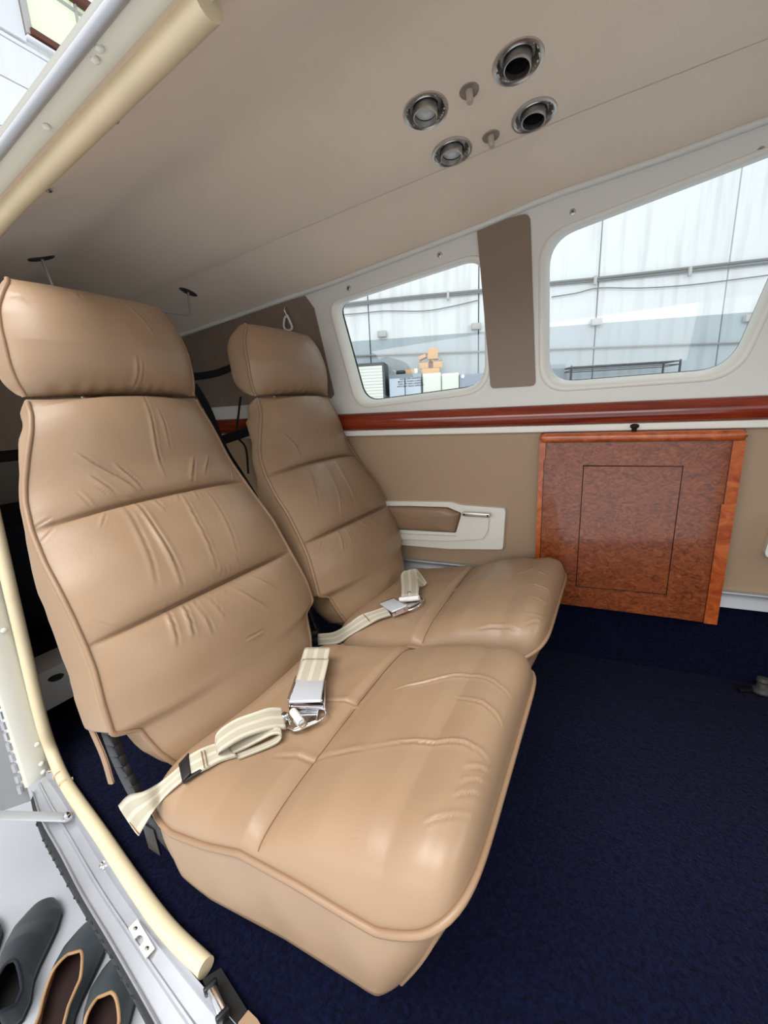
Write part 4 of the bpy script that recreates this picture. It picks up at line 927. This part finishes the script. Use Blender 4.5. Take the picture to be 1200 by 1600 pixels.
# wire hanger rail below the headliner: two plates, one bent rod
hr = empty('hanger_rail', ceil_hit(180, 430), 'bent chrome wire rail hanging from two oval ceiling plates behind the headrests', 'coat rail')
ends = []
for (u, v) in [(65, 404), (294, 456)]:
    p = ceil_hit(u, v); n = ceil_n(p); g = G(); vv, ff = latheg([(.0, .002), (.026, .002), (.030, .0005), (.030, -.002)], (0, 0, 0), (0, 0, -1), 24)
    a = np.cross(n, (0, 1, 0)); a /= np.linalg.norm(a); b = np.cross(n, a)
    g.add([p+a*w_[0]*.42+b*w_[1]*1.0-n*w_[2] for w_ in vv], ff).build('mounting_plate', M['darkpanel'], hr); ends.append(p)
e0, e1 = ends; l0 = at(88, 462, 0, float(e0[0])+.02); l1 = at(297, 493, 0, float(e1[0])+.02)
tube('rod', np.vstack([[e0], [e0*.05+l0*.95], [l0*.98+l1*.02], [l1*.96+l0*.04], [l1*.93+e1*.07], [e1]]), .0030, M['alu_rough'], hr, 10)
# coat hook with its white tag
hk = wallp(449, 484, .005); ho = empty('coat_hook', hk, 'small steel hook with a white plastic clip on the dark rear side panel', 'hook')
tube('hook_wire', smoothpath([hk+np.array(o) for o in [(0, 0, .006), (0, -.010, .004), (0, -.014, -.004), (.001, -.010, -.012), (.002, -.006, -.020)]], 5), .0022, M['chrome'], ho, 8)
tube('clip', smoothpath([hk+np.array(o) for o in [(.003, -.008, -.018), (-.006, -.010, -.026), (-.010, -.012, -.050), (.004, -.014, -.062), (.024, -.015, -.058), (.014, -.012, -.034), (.003, -.008, -.018)]], 5), .0034, M['white'], ho, 8)
# foot fitting of a forward seat, just inside the frame
fpn = at(1199, 1036, 1, 1.20); fpn[2] = FZ+.012; ff_ = empty('floor_fitting', fpn, 'dark metal floor fitting standing on the navy carpet at the right edge', 'fitting')
lathe('foot_cup', [(.0, .0), (.018, .0), (.020, .004), (.018, .012), (.012, .016), (.011, .026), (.014, .030), (.012, .038), (0, .040)], fpn-np.array([0, 0, .012]), (0, .15, 1), M['darkpanel'], ff_, 24)
G().add(*cubeg(fpn+np.array([-.030, -.004, -.008]), (.040, .016, .006), [(1, .5, 0), (-.5, 1, 0), (0, 0, 1)], .002)).build('foot_plate', M['black'], ff_)
# cargo net straps behind the seats
cn = empty('cargo_strap', (-1.15, .9, .1), 'black webbing cargo straps crossing behind and between the two headrests', 'strap')
def strapline(L, wd, x0, name='strap_band'):
    A = []; B = []
    for u, v, x in L:
        p = at(u, v, 0, x); A.append(p)
    A = np.array(A); T = np.gradient(A, axis=0); Nn = np.cross(T, (1, 0, 0)); Nn /= np.linalg.norm(Nn, axis=1)[:, None]
    rib(name, A-Nn*wd/2, A+Nn*wd/2, M['blackcloth'], cn, .003, 5)
strapline([(290, 590, -1.12), (330, 585, -1.13), (355, 577, -1.14), (385, 562, -1.15)], .022, 0)
strapline([(303, 602, -1.10), (325, 640, -1.10), (350, 700, -1.10), (378, 745, -1.10), (400, 780, -1.10)], .026, 0)
tube('cord', smoothpath([at(u, v, 0, -1.12) for u, v in [(376, 620), (373, 645), (370, 680), (384, 700), (388, 740)]], 5), .0035, M['blackcloth'], cn, 8)
strapline([(340, 690, -1.11), (365, 682, -1.11), (395, 672, -1.11)], .03, 0)
lathe('strap_rivet', [(.004, 0), (.004, .003), (0, .004)], at(325, 620, 0, -1.095), (1, -.3, 0), M['chrome'], cn, 10)
# dark bag in the baggage bay, seen at the left edge
bgx = G().add(*cubeg((-1.66, .64, -.43), (.42, .40, .34), None, .05)).build('baggage_roll', M['navy']); tagit(bgx, 'dark navy bag in the baggage bay behind the nearest seat', 'bag')
# ================================================================ OUTSIDE: hangar
GZ = -1.30
def hy(x, off=0): return 7.45+.374*x-off
def hangp(u, v, off=0.0):
    d = ray(u, v); t = (7.45-off)/(d[1]-.374*d[0]); return d*t
gr = G().add([(-14, -9, GZ), (9, -9, GZ), (9, 14, GZ), (-14, 14, GZ)], [(0, 1, 2, 3)]).build('floor', M['concrete'], None, False); tagit(gr, kind='structure')
hw = empty('wall_left', (-1, 7.1, GZ)); tagit(hw, kind='structure')
jx = [hangp(u, v)[0] for u, v in [(598, 500), (746, 500), (936, 400)]]; step = jx[2]-jx[1]
edges_ = [jx[1]+step*k for k in range(-4, 5)]
for a, b in zip(edges_[:-1], edges_[1:]):
    g = G(); m_ = .008; dx = (b-a); c = ((a+b)/2, hy((a+b)/2, -.05), GZ+3.4); ax = [(1, .374, 0), (-.374, 1, 0), (0, 0, 1)]
    G().add(*cubeg(c, ((dx)*math.hypot(1, .374)-m_*2, .10, 6.8), ax, .006)).build('precast_panel', M['hangar'], hw)
G().add(*cubeg((-1, hy(-1, -.14), GZ+3.4), (20, .03, 6.8), ax, 0)).build('backing_wall', M['rubber'], hw)
# pipes and cables along the wall
def wallrun(L, r, m, name, off=.06): tube(name, smoothpath([hangp(u, v, off) for u, v in L], 5), r, m, hw, 8)
wallrun([(480, 483), (524, 477), (640, 464), (750, 454), (860, 442), (960, 432), (1200, 405), (1290, 395)], .020, M['pipe'], 'conduit')
wallrun([(480, 486), (524, 480), (640, 467), (750, 457), (860, 445), (960, 436), (1200, 411), (1290, 401)], .014, M['pipe'], 'conduit')
wallrun([(480, 560), (540, 557), (650, 553), (760, 549), (860, 546), (1000, 541), (1180, 535), (1280, 531)], .014, M['pipe'], 'conduit')
wallrun([(530, 492), (560, 490), (600, 486), (660, 486), (700, 480), (748, 469)], .008, M['pipe'], 'cable')
wallrun([(862, 464), (900, 458), (936, 450), (1000, 450), (1080, 445), (1200, 430)], .008, M['pipe'], 'cable')
wallrun([(524, 488), (534, 505), (538, 530), (541, 560)], .006, M['pipe'], 'cable')
for (u, v) in [(597, 522), (744, 510), (932, 503), (1172, 497)]:
    p = hangp(u, v, .07); box('socket_box', p, (.14, .08, .09), M['greybox'], hw, ax, .008)
for (u, v) in [(930, 438), (1078, 424), (700, 462)]:
    p = hangp(u, v, .09); box('pipe_clamp', p, (.04, .04, .12), M['greybox'], hw, ax, .004)
# aft hangar wall with horizontal sheeting and a high glazed light
aw2 = empty('wall_back', (-7, 3, GZ)); tagit(aw2, kind='structure')
zs_ = [-1.3, .6, 1.9, 2.9, 3.62, 4.20, 4.66, 4.72, 5.4, 6.2, 7.2]
for a, b in zip(zs_[:-1], zs_[1:]):
    if a >= 4.7: continue
    box('sheeting', (-7.05, 1.0, (a+b)/2), (.08, 12, b-a-.014), M['hangar2'], aw2, None, .006)
for (y0, y1) in [(-5, 3.84), (6.6, 7.0)]: box('sheeting', (-7.05, (y0+y1)/2, 6.0), (.08, y1-y0-.01, 2.5), M['hangar2'], aw2, None, .006)
box('backing_wall', (-7.14, 1.0, 1.7), (.04, 12, 6.0), M['pipe'], aw2, None, 0)
wn = empty('window_4', (-7.0, 5.2, 4.8)); tagit(wn, kind='structure')
for i in range(4):
    for j in range(3):
        y = 3.93+i*.66; z = 4.93+j*.62
        box('pane', (-7.09+.0, y+.33, z+.31), (.01, .63, .59), M['greenglass'], wn, None, 0)
for j in range(1, 3): box('glazing_bar', (-7.06, 5.25, 4.93+j*.62), (.05, 2.7, .022), M['greybox'], wn, None, .004)
for i in range(1, 4): box('glazing_bar', (-7.05, 3.93+i*.66, 5.85), (.05, .022, 1.9), M['greybox'], wn, None, .004)
box('window_sill', (-6.99, 5.28, 4.875), (.12, 2.8, .07), M['brownpaint'], wn, None, .006); box('window_head', (-6.99, 5.6, 5.66), (.12, 2.2, .09), M['brownpaint'], wn, None, .006)
box('window_frame', (-7.02, 3.88, 5.8), (.10, .07, 1.9), M['greybox'], wn, None, .006); box('window_ledge', (-7.0, 5.28, 4.80), (.09, 2.9, .03), M['hangar2'], wn, None, .004)
# lockers, cabinets and the rack standing along the hangar wall
def stand(u0, u1, vtop, off, depth, shiftz=0):
    a, b = hangp(u0, vtop, off), hangp(u1, vtop, off); d = b-a; d[2] = 0; L = np.linalg.norm(d); return (a+b)/2, L, a, b
def cabinet(name, u0, u1, vtop, off, depth, m, label, cat, group=None, doors=1, hand=True, dm=None):
    c, L, a, b = stand(u0, u1, vtop, off, depth); zt = c[2]; H = zt-GZ; nrm = np.array([-.374, 1, 0])/math.hypot(.374, 1)
    o = empty(name, (c[0], c[1], GZ), label, cat, group)
    cc_ = np.array([c[0], c[1], 0])+nrm*depth/2
    box('carcass', (cc_[0], cc_[1], GZ+H/2), (L, depth, H), m, o, ax, .008); return o, c, L, H, nrm
k1, c, L, H, nr = cabinet('tambour_cabinet', 555, 600, 567, .55, .45, M['darkgrey'], 'tall white-fronted tambour cabinet with dark grey sides behind the aft window', 'cabinet')
for i in range(40):
    z = c[2]-.07-i*.044
    if z < GZ+.1: break
    box('slat', (c[0]-nr[0]*.012, c[1]-nr[1]*.012, z), (L-.06, .024, .042), M['slat'], k1, ax, .004)
k2, c, L, H, nr = cabinet('steel_locker', 607, 658, 584, .50, .40, M['lockergrey'], 'pale blue-grey steel locker right of the tambour cabinet, clutter on its top', 'locker')
for s_ in (-1, 1): box('door', (c[0]+s_*L/4*.93-nr[0]*.01, c[1]+s_*L/4*.93*.374-nr[1]*.01, c[2]-.75), (L*.46, .02, 1.38), M['lockerfront'], k2, ax, .004)
for (u0, u1, nm, lab, mm) in [(660, 689, 'filing_cabinet', 'off-white filing cabinet under the cardboard boxes', 'filewhite'), (690, 717, 'filing_cabinet', 'off-white filing cabinet between its white neighbour and the blue-grey one', 'filewhite'), (718, 775, 'filing_cabinet', 'blue-grey cabinet at the right end of the aft window row', 'lockerfront2')]:
    k3, c, L, H, nr = cabinet(nm, u0, u1, 583, .48, .38, M[mm], lab, 'cabinet', 'low cabinets along the hangar wall')
    for j in range(4): box('drawer', (c[0]-nr[0]*.008, c[1]-nr[1]*.008, c[2]-.20-j*.40), (L*.9, .016, .38), M[mm], k3, ax, .004)
lathe('round_sticker', [(0, .001), (.028, .001), (.028, 0)], hangp(723, 588, .51), (.374, -1, 0), M['slat'], k3, 16)
def carton(u, h0, sx, sy, sz, rz, tilt, label, flaps=True, m='card', ref=(675, 583, .48)):
    zt = float(hangp(ref[0], ref[1], ref[2])[2]); p = hangp(u, 583, ref[2]-.19); p[2] = zt+h0+sz/2+.5*sx*abs(math.sin(tilt)); A = Matrix.Rotation(rz, 3, 'Z') @ Matrix.Rotation(tilt, 3, 'Y'); axx = [tuple(A.col[i]) for i in range(3)]
    o = empty('cardboard_box', p, label, 'box', 'cardboard cartons on the cabinets')
    box('carton', p, (sx, sy, sz), M[m], o, axx, .004)
    if flaps:
        for s_ in (-1, 1):
            q = p+np.array(axx[2])*sz/2+np.array(axx[0])*s_*sx*.49; ff = np.array(axx[0])*s_*.6+np.array(axx[2])*.9; ff /= np.linalg.norm(ff)
            G().add(*cubeg(q+ff*sx*.12, (sx*.26, sy*.95, .008), [ff, axx[1], np.cross(ff, axx[1])])).build('flap', M['card'], o)
        G().add(*cubeg(p+np.array(axx[2])*(sz/2+.002), (sx*.86, sy*.86, .004), axx)).build('dark_opening', M['insole'], o)
carton(673, 0, .26, .22, .075, .37, 0, 'flat cardboard carton at the bottom of the pile', False)
carton(664.5, .078, .13, .20, .085, .2, 0, 'open cardboard carton with spread flaps, lower left of the pile')
carton(682.5, .078, .13, .20, .090, .55, 0, 'small open cardboard carton, lower right of the pile')
carton(661, .200, .11, .18, .050, .3, -.35, 'tilted flat cardboard carton leaning left of the top one', False)
carton(677, .205, .15, .17, .15, .37, .0, 'topmost upright cardboard carton of the pile', False)
L2_ = (632, 584, .50)
carton(641, 0, .13, .2, .06, .37, 0, 'low tan cardboard carton on the blue-grey locker', False, 'card', L2_)
carton(650.5, 0, .05, .2, .07, .37, 0, 'low white carton beside the tan one on the locker', False, 'slat', L2_)
lt_ = float(hangp(*L2_)[2])
p = hangp(627, 584, .30); p[2] = lt_+.03; bgo = G().add(*cubeg(p, (.14, .18, .06), ax, .025)).build('black_bag', M['black']); tagit(bgo, 'small black bag lying on top of the blue-grey locker', 'bag')
p = hangp(615, 584, .30); p[2] = lt_+.012; tagit(G().add(*tubeg(smoothpath([p+np.array(q) for q in [(-.05, 0, 0), (-.03, 0, .04), (.01, 0, .05), (.04, 0, 0)]], 5), .012, 8)).build('wire_bundle', M['greybox']), 'grey coiled bundle on the left end of the locker top', 'bundle')
k4, c, L, H, nr = cabinet('steel_locker', 838, 883, 570, .50, .40, M['lockergrey'], 'blue-grey steel locker at the left edge of the forward window', 'locker')
# wire rack
ra, rb = hangp(893, 570, .62), hangp(1063, 567, .62); rk = empty('wire_rack', ((ra+rb)/2)*np.array([1, 1, 0])+np.array([0, 0, GZ]), 'black wire shelving rack beyond the forward window', 'rack')
dn = np.array([-.374, 1, 0])/math.hypot(.374, 1)*.45; zt = (ra[2]+rb[2])/2; ra[2] = rb[2] = zt
for q in (ra, rb, ra+dn, rb+dn): tube('post', [(q[0], q[1], GZ), (q[0], q[1], zt+.02)], .014, M['black'], rk, 8)
for zz in (zt, zt-.42, zt-.95):
    g = G()
    for A_, B_ in [(ra, rb), (ra+dn, rb+dn), (ra, ra+dn), (rb, rb+dn)]:
        for h in (0, -.045): g.add(*tubeg([(A_[0], A_[1], zz+h), (B_[0], B_[1], zz+h)], .007, 6))
    for f in np.linspace(.02, .98, 46):
        A_ = ra*(1-f)+rb*f; g.add(*tubeg([(A_[0], A_[1], zz), (A_[0]+dn[0], A_[1]+dn[1], zz)], .0035, 4))
    g.build('shelf', M['black'], rk)
# ================================================================ SHOES on the hangar floor
def shoe(name, toe, heel, wtoe, wmid, wheel, hmax, mo, mi, label, group, opening, side=1, loafer=False):
    """toe / heel are floor points; profile built as a last: sole outline with upper lofted over it"""
    toe = np.array(toe, float); heel = np.array(heel, float); d = heel-toe; L = np.linalg.norm(d); d /= L; s = np.array([-d[1], d[0], 0.])*side; up = np.array([0, 0, 1.])
    o = empty(name, (toe+heel)/2, label, 'shoe', group)
    T = np.linspace(0, 1, 60); hw = np.interp(T, [0, .03, .09, .2, .34, .5, .7, .85, .95, 1], [0.004, wtoe*.55, wtoe*.86, wmid*.98, wmid, wmid*.86, wheel*.92, wheel, wheel*.8, .006])
    bend = np.interp(T, [0, .3, .6, 1], [.006, .0, -.006, 0]); H = np.interp(T, [0, .04, .15, .3, .45, .6, .8, 1], [.018, .032, .042, .056, .075, hmax*.93, hmax, hmax])
    # sole
    rows = []
    for t, w_, b in zip(T, hw, bend): rows.append([toe+d*L*t+s*(b+w_*1.05*k)+up*h for k, h in [(-.9, .001), (-1, .004), (-1, .013), (-.9, .0165), (.9, .0165), (1, .013), (1, .004), (.9, .001), (-.9, .001)]])
    mk('sole', *loft(rows), M['rubber'], o)
    op0 = opening; rows = []; rim = []; N = 26
    for t, w_, b, h in zip(T, hw, bend, H):
        openw = 0
        if t > op0: openw = min(1, ((t-op0)/.20)**.6)
        if t > .94: openw *= math.sqrt(max(0, (1-t)/.06))
        amax = math.pi*(.5-.5*.62*openw)      # half-arc kept on each side
        L_ = []
        for k in range(N+1):
            a = -amax if False else None
            u_ = k/N
            # left wall 0..half, right wall half..1 ; gap in the middle of the arc when open
            ang = (u_*2*amax) if u_ <= .5 else math.pi-(1-u_)*2*amax
            L_.append(toe+d*L*t+s*(b-w_*math.cos(ang)*(1.0 if ang not in () else 1))+up*(.014+(h-.014)*math.sin(ang)**.8))
        rows.append(L_)
    V, F = loft(rows); nn_ = N+1; F2 = []
    for i in range(len(rows)-1):
        for k in range(N):
            if k == N//2-1+0 and False: continue
            F2.append((i*nn_+k, i*nn_+k+1, (i+1)*nn_+k+1, (i+1)*nn_+k))
    # drop the faces that bridge the opening
    keep = []
    mid = N//2
    for i in range(len(rows)-1):
        for k in range(N):
            if k == mid and T[i] > op0: continue
            keep.append((i*nn_+k, i*nn_+k+1, (i+1)*nn_+k+1, (i+1)*nn_+k))
    upm = mk('upper', V, keep, mo, o); md = upm.modifiers.new('thick', 'SOLIDIFY'); md.thickness = .003; md.offset = 0
    ring = [rows[i][mid] for i in range(len(rows)) if T[i] > op0 and T[i] < .985]+[rows[i][mid+1] for i in range(len(rows)-1, -1, -1) if T[i] > op0 and T[i] < .985]
    if len(ring) > 4: tube('collar', np.array(ring+[ring[0]]), .0035, mi, o, 8)
    # lining: the same walls slightly inside, plus the insole
    V2 = []
    for (t, w_, b, h), R in zip(zip(T, hw, bend, H), rows):
        c = toe+d*L*t+s*b
        V2 += [c+(p-c)*.93 for p in R]
    mk('lining', V2, keep, mi if loafer else M['pit'], o)
    rows2 = [[toe+d*L*t+s*(b+w_*.93*k)+up*.019 for k in (-1, 0, 1)] for t, w_, b in zip(T, hw, bend)]
    mk('insole', *loft(rows2), M['insole'] if loafer else M['pit'], o)
    return o
def fp(u, v): return at(u, v, 2, GZ)
def hd(u0, v0, u1, v1, L): a, b = fp(u0, v0), fp(u1, v1); d = (b-a)/np.linalg.norm(b-a); return a+d*L
shoe('slip_on_shoe', fp(70, 1414), hd(70, 1414, 14, 1600, .285), .040, .052, .038, .085, M['suede'], M['suede2'], 'black suede slip-on shoe on the hangar floor, left of the worn loafer', 'black slip-on pair', .64)
shoe('slip_on_shoe', fp(-16, 1440), hd(-16, 1440, -85, 1600, .285), .042, .052, .038, .085, M['suede'], M['suede2'], 'black suede slip-on shoe cut off by the left edge of the picture', 'black slip-on pair', .60, -1)
shoe('loafer', fp(148, 1444), hd(148, 1444, 96, 1600, .28), .040, .050, .036, .072, M['oldleather'], M['tanlining'], 'worn dark grey leather loafer with tan lining, toe under the door sill', 'worn loafer pair', .34, 1, True)
shoe('loafer', fp(193, 1500), hd(193, 1500, 160, 1640, .28), .040, .050, .036, .072, M['oldleather'], M['tanlining'], 'second worn dark grey loafer, the one tight against the aluminium sill', 'worn loafer pair', .34, -1, True)
